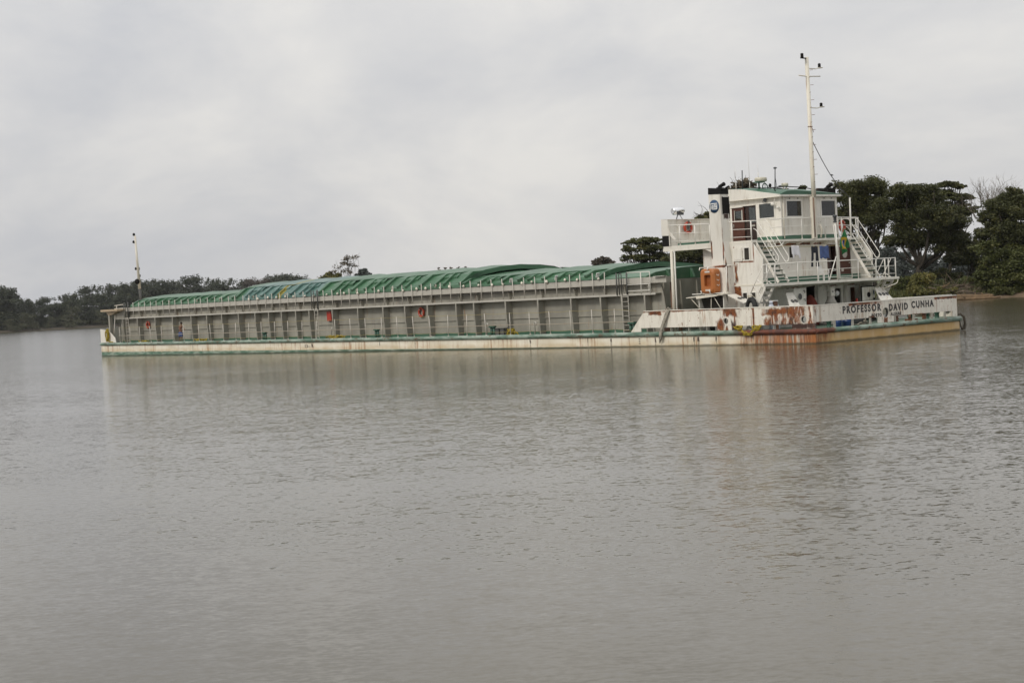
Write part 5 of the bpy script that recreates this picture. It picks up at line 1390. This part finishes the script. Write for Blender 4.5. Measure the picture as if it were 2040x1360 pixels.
def cloud_mesh(name, clumps, n, size, mat, rng, parent=None, flat=.55, aspect=1.6, core=0.0):
    """n small leaf faces spread through ellipsoid clumps (x, y, z, rx, ry, rz)"""
    C = np.array(clumps, float)
    wgt = (C[:, 3] * C[:, 5]); wgt = wgt / wgt.sum()
    idx = rng.choice(len(C), n, p=wgt)
    d = np.clip(rng.normal(size=(n, 3)), -2.0, 2.0) * .52
    P = C[idx, :3] + d * C[idx, 3:6]
    a = rng.normal(size=(n, 3)); a[:, 2] *= flat; a /= np.linalg.norm(a, axis=1)[:, None]
    b = rng.normal(size=(n, 3)); b -= a * (a * b).sum(1)[:, None]; b /= np.linalg.norm(b, axis=1)[:, None]
    s = size * rng.uniform(.6, 1.35, n)[:, None]
    u, v = a * s * aspect * .5, b * s * .5
    V = np.empty((n * 4, 3))
    V[0::4], V[1::4], V[2::4], V[3::4] = P - u, P - v * .9 + u * .1, P + u, P + v * .9 + u * .1
    me = bpy.data.meshes.new(name)
    me.vertices.add(n * 4); me.vertices.foreach_set('co', V.ravel())
    me.loops.add(n * 4); me.loops.foreach_set('vertex_index', np.arange(n * 4, dtype=np.int32))
    me.polygons.add(n); me.polygons.foreach_set('loop_start', np.arange(0, n * 4, 4, dtype=np.int32))
    me.update(calc_edges=True)
    ct = rng.uniform(0, .55, len(C))
    t = np.clip(ct[idx] + rng.uniform(0, .5, n) , 0, 1)
    at = me.attributes.new('tint', 'FLOAT', 'POINT'); at.data.foreach_set('value', np.repeat(t, 4).astype(np.float32))
    me.materials.append(MT[mat])
    o = bpy.data.objects.new(name, me)
    COL.objects.link(o)
    if parent is not None: o.parent = parent
    return o
def limb(m, a, b, r0, r1, rng, wob=.06, n=6):
    a, b = Vector(a), Vector(b)
    ln2 = (b - a).length
    off = Vector(rng.normal(size=3)) * ln2 * wob
    sag = Vector((0, 0, -ln2 * .05))
    pts = [a + (b - a) * t + (off + sag) * math.sin(math.pi * t) + Vector(rng.normal(size=3)) * ln2 * .012 for t in [i / n for i in range(n + 1)]]
    m.tube(pts, [r0 + (r1 - r0) * i / n for i in range(n + 1)], 6)
    return pts[-1]
def tree(name, label, D, base_px, blobs, nleaf, lsize, mat='leaf', tr=.3, seed=1, stems=1, group=None, zb=1.8, sub=22, limbs=.28, bark='bark', cat='tree', squash=.62, depth=.8, fork=.32, twig=0):
    """blobs: (px, py, rx, ry) of the crown masses as photographed, at D metres"""
    rng = np.random.default_rng(seed)
    x0, _ = spot(base_px, D)
    e = empty(name, (x0, D, zb))
    tag(e, label, cat, group)
    k = D / FPX
    cl, tops = [], []
    for (px, py, rx, ry) in blobs:
        X, Zc = spot(px, D, py)
        R, H = rx * k, ry * k
        dy = rng.uniform(-.5, .5) * R * depth
        for i in range(sub):
            d = rng.normal(size=3); d /= np.linalg.norm(d)
            rr_ = rng.uniform(.1, 1.0) ** .6
            s = rng.uniform(.20, .40)
            c = (X - x0 + d[0] * R * rr_, dy + d[1] * R * depth * rr_, Zc - zb + d[2] * H * rr_)
            cl.append((*c, R * s * 1.15, R * s * 1.15, R * s * squash))
            tops.append(c)
    big = [((spot(px, D, py)[0] - x0), 0, spot(px, D, py)[1] - zb, rx * k * .8, rx * k * depth * .8, ry * k * .8) for px, py, rx, ry in blobs]
    cloud_mesh('crown', cl + [(*b_[:3], b_[3], b_[4], b_[5] * .25) for b_ in big], nleaf, lsize, mat, rng, e)
    zt = np.mean([c[2] for c in cl]); 
    m = MB()
    for s in range(stems):
        bx = 0 if stems == 1 else rng.uniform(-1, 1) * 1.4
        hgt = zt * fork * rng.uniform(.9, 1.3)
        f0 = limb(m, (bx, 0, -1.0), (bx * 1.6 + np.mean([c[0] for c in cl]) * .25, rng.uniform(-.5, .5), hgt), tr, tr * .72, rng, .03)
        for c in tops:
            if rng.uniform() < limbs / stems:
                q = limb(m, f0 + Vector((0, 0, -rng.uniform(0, hgt * .25))), c, tr * rng.uniform(.25, .45), .03 + tr * .05, rng, .08)
                for t in range(twig):
                    limb(m, q, Vector(c) + Vector(rng.normal(size=3)) * 1.2, .05, .015, rng, .1, 4)
    m.build('trunk', bark, e, fix=False)
    return e

# --- right bank, near
RB = 'broad trees on the near bank'
tree('spreading_tree', 'tall broad-crowned dark tree directly right of the wheelhouse, topmost crown on the bank', 238, 1742,
     [(1712, 372, 46, 20), (1752, 378, 16, 18), (1688, 396, 32, 24), (1740, 396, 34, 26), (1715, 428, 46, 32), (1682, 446, 24, 30), (1752, 442, 20, 20), (1735, 470, 20, 10), (1690, 486, 22, 12)], 44000, .19, 'leaf', .30, 11, 3, RB)
tree('spreading_tree', 'widest dark spreading tree, on a thick trunk behind the stern name board', 226, 1827,
     [(1795, 382, 34, 20), (1842, 392, 46, 26), (1795, 424, 48, 36), (1855, 436, 54, 38), (1905, 446, 34, 34), (1822, 466, 50, 24), (1880, 476, 42, 26), (1924, 486, 24, 22), (1780, 480, 20, 12)], 80000, .19, 'leafd', .62, 12, 1, RB, limbs=.09)
tree('spreading_tree', 'tree with thin layered topmost branches sticking up behind the widest dark tree', 250, 1892,
     [(1892, 367, 20, 6), (1912, 372, 14, 4), (1880, 386, 26, 10), (1908, 394, 26, 8), (1918, 416, 30, 18), (1885, 420, 40, 22)], 18000, .25, 'leaf', .35, 13, 1, RB, squash=.25)
tree('bushy_tree', 'dense bushy tree at the right edge with green crown down to the water', 214, 2004,
     [(2026, 392, 22, 20), (2000, 412, 32, 26), (2040, 420, 40, 40), (1975, 432, 24, 22), (1962, 466, 18, 26), (2010, 470, 46, 46), (2070, 470, 50, 60)], 62000, .20, 'leafd', .4, 14, 1, RB)
tree('bushy_tree', 'low bright green leafy thicket below the right edge tree, overhanging the water', 212, 1990,
     [(1972, 500, 30, 26), (2012, 530, 44, 34), (1962, 545, 22, 30), (1995, 562, 42, 26), (2045, 560, 44, 34), (2040, 505, 40, 34), (2090, 540, 50, 46)], 54000, .20, 'leafg', .2, 15, 2, RB, zb=.8)
tree('bushy_tree', 'dark low tree in the gap between the widest tree and the right edge thicket', 232, 1935,
     [(1930, 500, 26, 20), (1945, 520, 22, 24), (1910, 514, 26, 12)], 12000, .25, 'leafd', .2, 16, 1, RB)
# a bare tree behind
rng = np.random.default_rng(5)
xb, _ = spot(1990, 236)
bt = empty('bare_tree', (xb, 236, 1.8))
tag(bt, 'leafless tree with thin grey branches above the right edge thicket', 'tree')
m = MB()
def twigs(m, a, d, ln2, r, depth):
    b = a + d * ln2
    mid = (a + b) / 2 + Vector(rng.normal(size=3)) * ln2 * .06
    m.tube([a, mid, b], [r, r * .85, r * .62], 5)
    if depth == 0: return
    for k in range(3 if depth > 2 else 2 + int(rng.uniform() < .5)):
        q = (d + Vector(rng.normal(size=3)) * .42 + Vector((0, 0, .22))).normalized()
        twigs(m, b if k == 0 else a + (b - a) * rng.uniform(.55, 1), q, ln2 * rng.uniform(.58, .82), r * .62, depth - 1)
twigs(m, Vector((0, 0, -1)), Vector((-.04, 0, 1)).normalized(), 6.2, .26, 0)
for dx in (-.30, -.12, .08, .30): twigs(m, Vector((0, 0, 4.8)), Vector((dx, rng.uniform(-.2, .2), 1)).normalized(), 4.0, .13, 5)
m.build('branches', 'barkp', bt, fix=False)
# --- trees glimpsed round the superstructure
tree('feathery_tree', 'round feathery tree left of the wing platform, above the aft hatch cover', 290, 1312,
     [(1268, 482, 22, 8), (1296, 478, 22, 7), (1250, 496, 14, 8), (1286, 494, 30, 9), (1318, 490, 20, 12), (1246, 514, 12, 8), (1275, 514, 26, 8), (1310, 512, 24, 12)], 9000, .32, 'leaf', .4, 21, 1, RB, squash=.2, limbs=.4)
tree('bushy_tree', 'dark bushy tree seen under the forward wing platform', 272, 1372, [(1372, 502, 34, 12), (1345, 514, 24, 14), (1400, 512, 24, 16), (1420, 500, 30, 20), (1375, 530, 50, 16)], 9000, .34, 'leafd', .3, 22, 1, RB)
tree('slender_tree', 'slender tree top with bare twigs peeping just left of the funnel', 282, 1408, [(1412, 428, 8, 9), (1408, 436, 12, 5), (1396, 434, 10, 3), (1420, 450, 20, 18)], 900, .5, 'leaf', .22, 23, 1, RB, limbs=.6, twig=1)
tree('slender_tree', 'thin pale-leaved tree top rising behind the wheelhouse roof aerials', 262, 1482, [(1478, 366, 18, 9), (1494, 372, 14, 9), (1464, 376, 12, 6), (1480, 384, 26, 10), (1480, 430, 40, 40)], 2600, .40, 'leafp', .25, 24, 1, RB, limbs=.8, twig=1)
tree('spreading_tree', 'dark tree top showing just over the wheelhouse roof left of the mast', 252, 1597, [(1597, 376, 9, 4), (1590, 384, 14, 6), (1600, 402, 34, 16), (1590, 440, 44, 30), (1620, 400, 20, 20)], 6000, .45, 'leafd', .3, 25, 1, RB)
tree('spreading_tree', 'small brownish round tree top far beyond the aft hatch cover', 420, 1200, [(1200, 518, 14, 4), (1188, 523, 10, 4), (1212, 523, 11, 4), (1200, 534, 24, 9)], 1500, .7, 'leafr', .3, 26, 1, RB)
# --- trees further back through the gaps, haze put into their leaf colour
FG = 'haze-tinted trees beyond the near bank'
for i, (px, top, hw) in enumerate(((1735, 478, 22), (1768, 490, 20), (1800, 500, 22), (1845, 505, 26), (1885, 512, 24), (1920, 516, 22), (1700, 486, 26), (1950, 505, 26), (1655, 480, 26))):
    tree('distant_tree', 'distant tree with haze tinted into its grey green leaves, beyond the near bank trunks', 470 + 12 * (i % 3), px, [(px, top + 12, hw, 11), (px - hw * .4, top + 28, hw, 16), (px + hw * .4, top + 32, hw, 18), (px, top + 55, hw * 1.2, 16)], 3200, .6, 'leafb', .3, 40 + i, 1, FG, zb=2.0)
# --- between the far wood and the near bank
tree('sparse_tree', 'tall sparse thin-leaved tree rising alone above the green hatch covers', 600, 702, [(706, 512, 10, 4), (694, 516, 14, 5), (684, 523, 14, 5), (698, 526, 12, 5), (674, 532, 10, 4), (706, 530, 8, 3), (664, 540, 10, 4), (688, 540, 14, 6)], 800, .42, 'leafp', .14, 51, 2, sub=9, twig=1, limbs=.5, squash=.8)
tree('bushy_tree', 'rounded olive bushy tree at the foot of the lone sparse tree', 600, 660, [(658, 548, 11, 6), (670, 550, 10, 6), (650, 554, 14, 8), (668, 560, 22, 10)], 1400, .8, 'leafy', .25, 52, 1)
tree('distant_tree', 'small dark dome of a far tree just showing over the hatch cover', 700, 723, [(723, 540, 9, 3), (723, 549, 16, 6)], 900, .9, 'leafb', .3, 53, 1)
for i, px in enumerate((874, 887, 899, 912, 928)):
    tree('distant_tree', 'tiny far tree top peeping over the middle of the hatch covers', 620, px, [(px, 534 - (i == 4) * 2, 3.2, 2.4), (px, 545, 7, 10)], 240, .5, 'leafp', .2, 60 + i, 1, 'tiny tree tops over the hatch covers', sub=4)

# --- the far wood on the left: six kinds of tree, every one an object
PROF = [(-60, 556), (0, 566), (22, 570), (40, 585), (60, 598), (90, 592), (115, 588), (150, 574), (175, 568), (210, 566), (240, 560), (300, 556), (330, 553), (380, 550), (420, 546), (450, 550), (480, 555), (520, 551), (545, 547), (570, 545), (612, 547), (630, 566), (700, 570), (800, 566), (900, 560), (1000, 556), (1100, 552)]
def proto(kind, seed):
    rng = np.random.default_rng(seed)
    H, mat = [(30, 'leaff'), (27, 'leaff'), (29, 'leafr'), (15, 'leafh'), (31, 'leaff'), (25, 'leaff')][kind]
    n = [2700, 3000, 2400, 1800, 2400, 3000][kind]
    cl = []
    wd_ = H * [.20, .26, .24, .48, .15, .27][kind]
    for i in range(34):
        a, q = rng.uniform(0, 6.28), rng.uniform(0, 1) ** .5
        zz = H * rng.uniform(.04, .90)
        sc = 1 - .6 * max(0, zz / H - .5) / .4
        cl.append((wd_ * q * math.cos(a) * sc, wd_ * q * math.sin(a) * sc, zz, wd_ * .46, wd_ * .46, H * .075))
    for i in range(5):
        a = rng.uniform(0, 6.28)
        cl.append((wd_ * .5 * math.cos(a), wd_ * .5 * math.sin(a), H * rng.uniform(.84, .95), H * .05, H * .05, H * .05))
    e = empty('forest_tree')
    cloud_mesh('crown', cl, n, .75 if kind != 3 else .6, mat, rng, e, aspect=1.5)
    m = MB()
    limb(m, (0, 0, -2), (rng.normal() * .5, 0, H * .8), .38, .1, rng, .02)
    for i in range(5): limb(m, (0, 0, H * rng.uniform(.3, .6)), cl[i][:3], .16, .05, rng, .05, 4)
    m.build('trunk', 'bark', e, fix=False)
    return e, H
PR = [proto(k, 80 + k) for k in range(6)]
used = set()
FL = {0: 'mid green upright tree in the far wood left of the bow', 1: 'dark round-crowned tree in the far wood left of the bow', 2: 'brownish leafless-looking tree in the far wood over the bow hatch cover',
      3: 'pale round shrub at the water edge of the far wood', 4: 'thin tall tree sticking up from the far wood', 5: 'dark broad tree in the far wood left of the bow'}
def put(kind, px, D, H, label=None, group='trees of the far wood', sx=1.0):
    e, H0 = PR[kind]
    if kind in used:
        o = e.copy(); COL.objects.link(o)
        for c in e.children:
            c2 = c.copy(); COL.objects.link(c2); c2.parent = o
    else:
        o = e; used.add(kind)
    s = H / H0
    o.location = (spot(px, D)[0], D, 1.2)
    o.rotation_euler = (0, 0, rnd.uniform(0, 6.28))
    o.scale = (s * sx, s * sx, s)
    tag(o, label or FL[kind], 'tree', group)
    return o
def htop(px, D): 
    return spot(px, D, float(np.interp(px, [p[0] for p in PROF], [p[1] for p in PROF])))[1] - 1.2
px = -50
while px < 622:
    D = 1150 + rnd.uniform(-15, 60) + max(0, px) * .25
    k = 2 if 495 < px < 540 else rnd.choice([0, 1, 4, 5, 0, 5])
    put(k, px, D, htop(px, D) * rnd.uniform(.90, 1.04))
    px += rnd.uniform(8, 13)
px = -55
while px < 600:
    D = 1118 + rnd.uniform(0, 15) + max(0, px) * .25
    put(rnd.choice([1, 5, 1, 0]), px, D, htop(px, D) * rnd.uniform(.5, .8), sx=1.25)
    px += rnd.uniform(11, 17)
for px, hh in ((45, 13), (64, 11), (143, 16), (100, 9), (205, 12), (235, 10), (20, 9)):
    put(3, px, 1104 + max(0, px) * .25, hh, group='pale shrubs along the far shore')
px = 640
while px < 1180:
    D = 1330 + rnd.uniform(0, 80)
    put(rnd.choice([0, 1, 5]), px, D, htop(px, D) * rnd.uniform(.7, .9), 'far wood tree mostly hidden behind the green hatch covers', 'far wood behind the hatch covers')
    px += rnd.uniform(22, 34)
for px, hh, k, lab in ((-4, 35, 1, 'tallest dark crown at the left edge of the photo'), (22, 33, 1, 'round dark crown second from the left edge, by a dip in the wood')):
    put(k, px, 1125, htop(px, 1125) * 1.0, lab, sx=1.1)

# --- near bank: shrub, grass, driftwood, logs
def blades(name, pts, hmin, hmax, wdt, mat, rng, spread=.35, parent=None):
    n = len(pts)
    P = np.array(pts)
    hgt = rng.uniform(hmin, hmax, n)[:, None]
    a = rng.uniform(0, 6.28, n)
    d = np.stack([np.cos(a), np.sin(a), np.zeros(n)], 1)
    lean = np.stack([rng.normal(0, spread, n), rng.normal(0, spread, n), np.ones(n)], 1)
    V = np.empty((n * 4, 3))
    V[0::4], V[1::4], V[2::4], V[3::4] = P - d * wdt * .5, P + d * wdt * .5, P + lean * hgt * .6 + d * wdt * .6, P + lean * hgt
    me = bpy.data.meshes.new(name)
    me.vertices.add(n * 4); me.vertices.foreach_set('co', V.ravel())
    me.loops.add(n * 4); me.loops.foreach_set('vertex_index', np.arange(n * 4, dtype=np.int32))
    me.polygons.add(n); me.polygons.foreach_set('loop_start', np.arange(0, n * 4, 4, dtype=np.int32))
    me.update(calc_edges=True)
    at = me.attributes.new('tint', 'FLOAT', 'POINT'); at.data.foreach_set('value', np.repeat(rng.uniform(0, 1, n), 4).astype(np.float32))
    me.materials.append(MT[mat])
    o = bpy.data.objects.new(name, me); COL.objects.link(o)
    if parent is not None: o.parent = parent
    return o
rng = np.random.default_rng(77)
pts = []
for i in range(9000):
    px, D = rng.uniform(1640, 1960), rng.uniform(219, 262)
    x, _ = spot(px, D)
    pts.append((x, D, 1.2 + .02 * (D - 219) + rng.uniform(-.15, .1)))
for i in range(5000):
    px, D = rng.uniform(1700, 2045), 209.5 + 10 * rng.uniform() ** .8
    if 1850 < px < 1990 and rng.uniform() < .75: continue
    pts.append((spot(px, D)[0], D, .25 + .09 * (D - 209.5)))
struct(blades('bank_grass', pts, .3, 1.1, .12, 'leafg', rng), 'stuff')
def shrub(name, label, D, blobs, n, mat, seed, zb=.8):
    rng = np.random.default_rng(seed)
    x0, _ = spot(blobs[0][0], D)
    e = empty(name, (x0, D, zb)); tag(e, label, 'shrub', 'shrubs on the near bank')
    k = D / FPX
    cl, pts = [], []
    for px, py, rx, ry in blobs:
        X, Z = spot(px, D, py)
        for i in range(6):
            d = rng.normal(size=3); d /= np.linalg.norm(d)
            cl.append((X - x0 + d[0] * rx * k * .6, d[1] * rx * k * .5, Z - zb + d[2] * ry * k * .6, rx * k * .42, rx * k * .4, ry * k * .45))
        for i in range(60): pts.append((X - x0 + rng.normal() * rx * k * .5, rng.normal() * .5, max(0, Z - zb + rng.uniform(-.6, .7) * ry * k)))
    cloud_mesh('foliage', cl, n, .20, mat, rng, e, flat=1.6, aspect=2.6)
    m = MB()
    for i in range(14): limb(m, (rng.normal() * .4, rng.normal() * .3, -.5), cl[i % len(cl)][:3], .05, .015, rng, .08, 4)
    m.build('stem', 'bark', e, fix=False)
    return e
shrub('willow_shrub', 'yellow green willowy shrub on the bank above the stern letters', 211, [(1835, 566, 22, 22), (1848, 554, 15, 18), (1822, 574, 17, 15), (1836, 584, 28, 9)], 5200, 'leafy', 31)
shrub('green_shrub', 'low green shrub between the willowy shrub and the stern rail', 219, [(1800, 560, 18, 14), (1785, 572, 22, 12), (1812, 576, 14, 10), (1770, 566, 16, 12)], 2600, 'leafg', 32)
shrub('green_shrub', 'small round green shrub right of the driftwood heap', 222, [(1925, 560, 16, 8), (1940, 557, 12, 8), (1915, 564, 12, 6)], 1600, 'leafg', 33)
shrub('green_shrub', 'dark low shrub behind the driftwood heap', 228, [(1880, 545, 22, 10), (1900, 550, 18, 9), (1862, 548, 16, 8)], 2000, 'leafd', 34)
shrub('green_shrub', 'brown green scrub at the water edge beside the long fallen log', 208.8, [(1992, 578, 14, 8), (2010, 580, 16, 9), (1978, 582, 10, 6)], 1600, 'leaf', 35, .3)
shrub('green_shrub', 'low brown scrub in front of the driftwood heap, left of the logs', 210.5, [(1885, 582, 16, 6), (1868, 580, 12, 7), (1900, 578, 10, 5)], 1200, 'leafy', 36, .4)
m = MB()
for i in range(230):
    px, D = 1840 + 125 * rng.beta(1.6, 1.3), rng.uniform(209.5, 218)
    x, _ = spot(px, D)
    z0 = .25 + .12 * (D - 209) + rng.uniform(0, .9) * math.exp(-((px - 1895) / 40) ** 2)
    a, l, e_ = rng.uniform(-1.3, 1.3) + (math.pi if rng.uniform() < .5 else 0), rng.uniform(.8, 3.6), rng.normal(0, .22)
    d = Vector((math.cos(a), math.sin(a) * .5, e_))
    p0 = Vector((x, D, z0)); r = .015 + .12 * rng.uniform() ** 3
    m.tube([p0, p0 + d * l * .5 + Vector(rng.normal(size=3)) * .12, p0 + d * l], [r, r * .8, r * .4], 5)
for i in range(6):
    x, _ = spot(1868 + 50 * rng.uniform(), 216); p0 = Vector((x, 216, 1.2)); d = Vector((rng.normal(0, .5), rng.normal(0, .3), 1))
    m.tube([p0, p0 + d * 1.3 + Vector(rng.normal(size=3)) * .15, p0 + d * 2.6], [.05, .035, .012], 5)
struct(m.build('driftwood', 'drift', fix=False), 'stuff')
def log(label, px0, px1, D, r, z0, z1, seed):
    rng = np.random.default_rng(seed)
    a, b = Vector((spot(px0, D)[0], D, z0)), Vector((spot(px1, D)[0], D - 1.5, z1))
    m = MB()
    m.tube([a + (b - a) * t / 8 + Vector(rng.normal(size=3)) * r * .18 for t in range(9)], [r * (1 - .05 * t) for t in range(9)], 10)
    for t in (2, 4, 6): 
        p = a + (b - a) * t / 8; m.tube([p, p + Vector((rng.normal() * .5, rng.normal() * .3, .5))], [r * .35, r * .15], 6)
    o = m.build('fallen_log', 'log', None, tuple(a))
    o.location = a
    return tag(o, label, 'log')
log('thick pale fallen log at the water edge right of the stern', 1905, 1972, 208.5, .42, .35, .30, 1)
log('long thin fallen log lying at the waterline beneath the thick one', 1900, 1985, 207.3, .24, .15, .10, 2)
log('slanting bleached branch propped on the driftwood heap', 1853, 1885, 214, .12, .9, 2.3, 3)
# --- one bird
m = MB()
bx, bz = spot(1657, 190, 349)
m.lathe((bx, 190, bz), [(.01, -.28), (.07, -.1), (.08, .05), (.05, .18), (.01, .26)], 8, 0, (1, .3, -.1))
for k in (-1, 1): m.add([(bx - .08, 190, bz), (bx + .12, 190, bz), (bx + .02 + k * .1, 190 + k * .45, bz + .10), (bx - .05 + k * .1, 190 + k * .45, bz + .10), (bx - .12 + k * .1, 190 + k * .9, bz + .02)], [(0, 1, 2, 3), (3, 2, 4)])
o = m.build('bird', 'gunmetal', None, (bx, 190, bz), fix=False)
o.location = (bx, 190, bz)
tag(o, 'small dark bird gliding right of the mast', 'bird')

# ------------------------------------------------------------------ thin river haze
hm = bpy.data.materials.new('haze')
hm.use_nodes = True
hm.node_tree.nodes.clear()
hv = hm.node_tree.nodes.new('ShaderNodeVolumePrincipled')
hv.inputs['Color'].default_value = (.93, .95, 1, 1)
hv.inputs['Density'].default_value = .00004
ho = hm.node_tree.nodes.new('ShaderNodeOutputMaterial')
hm.node_tree.links.new(hv.outputs[0], ho.inputs['Volume'])
hz = MB().box(-3500, 3500, -450, 3400, -2.5, 75).build('haze', hm)
struct(hz, 'stuff')
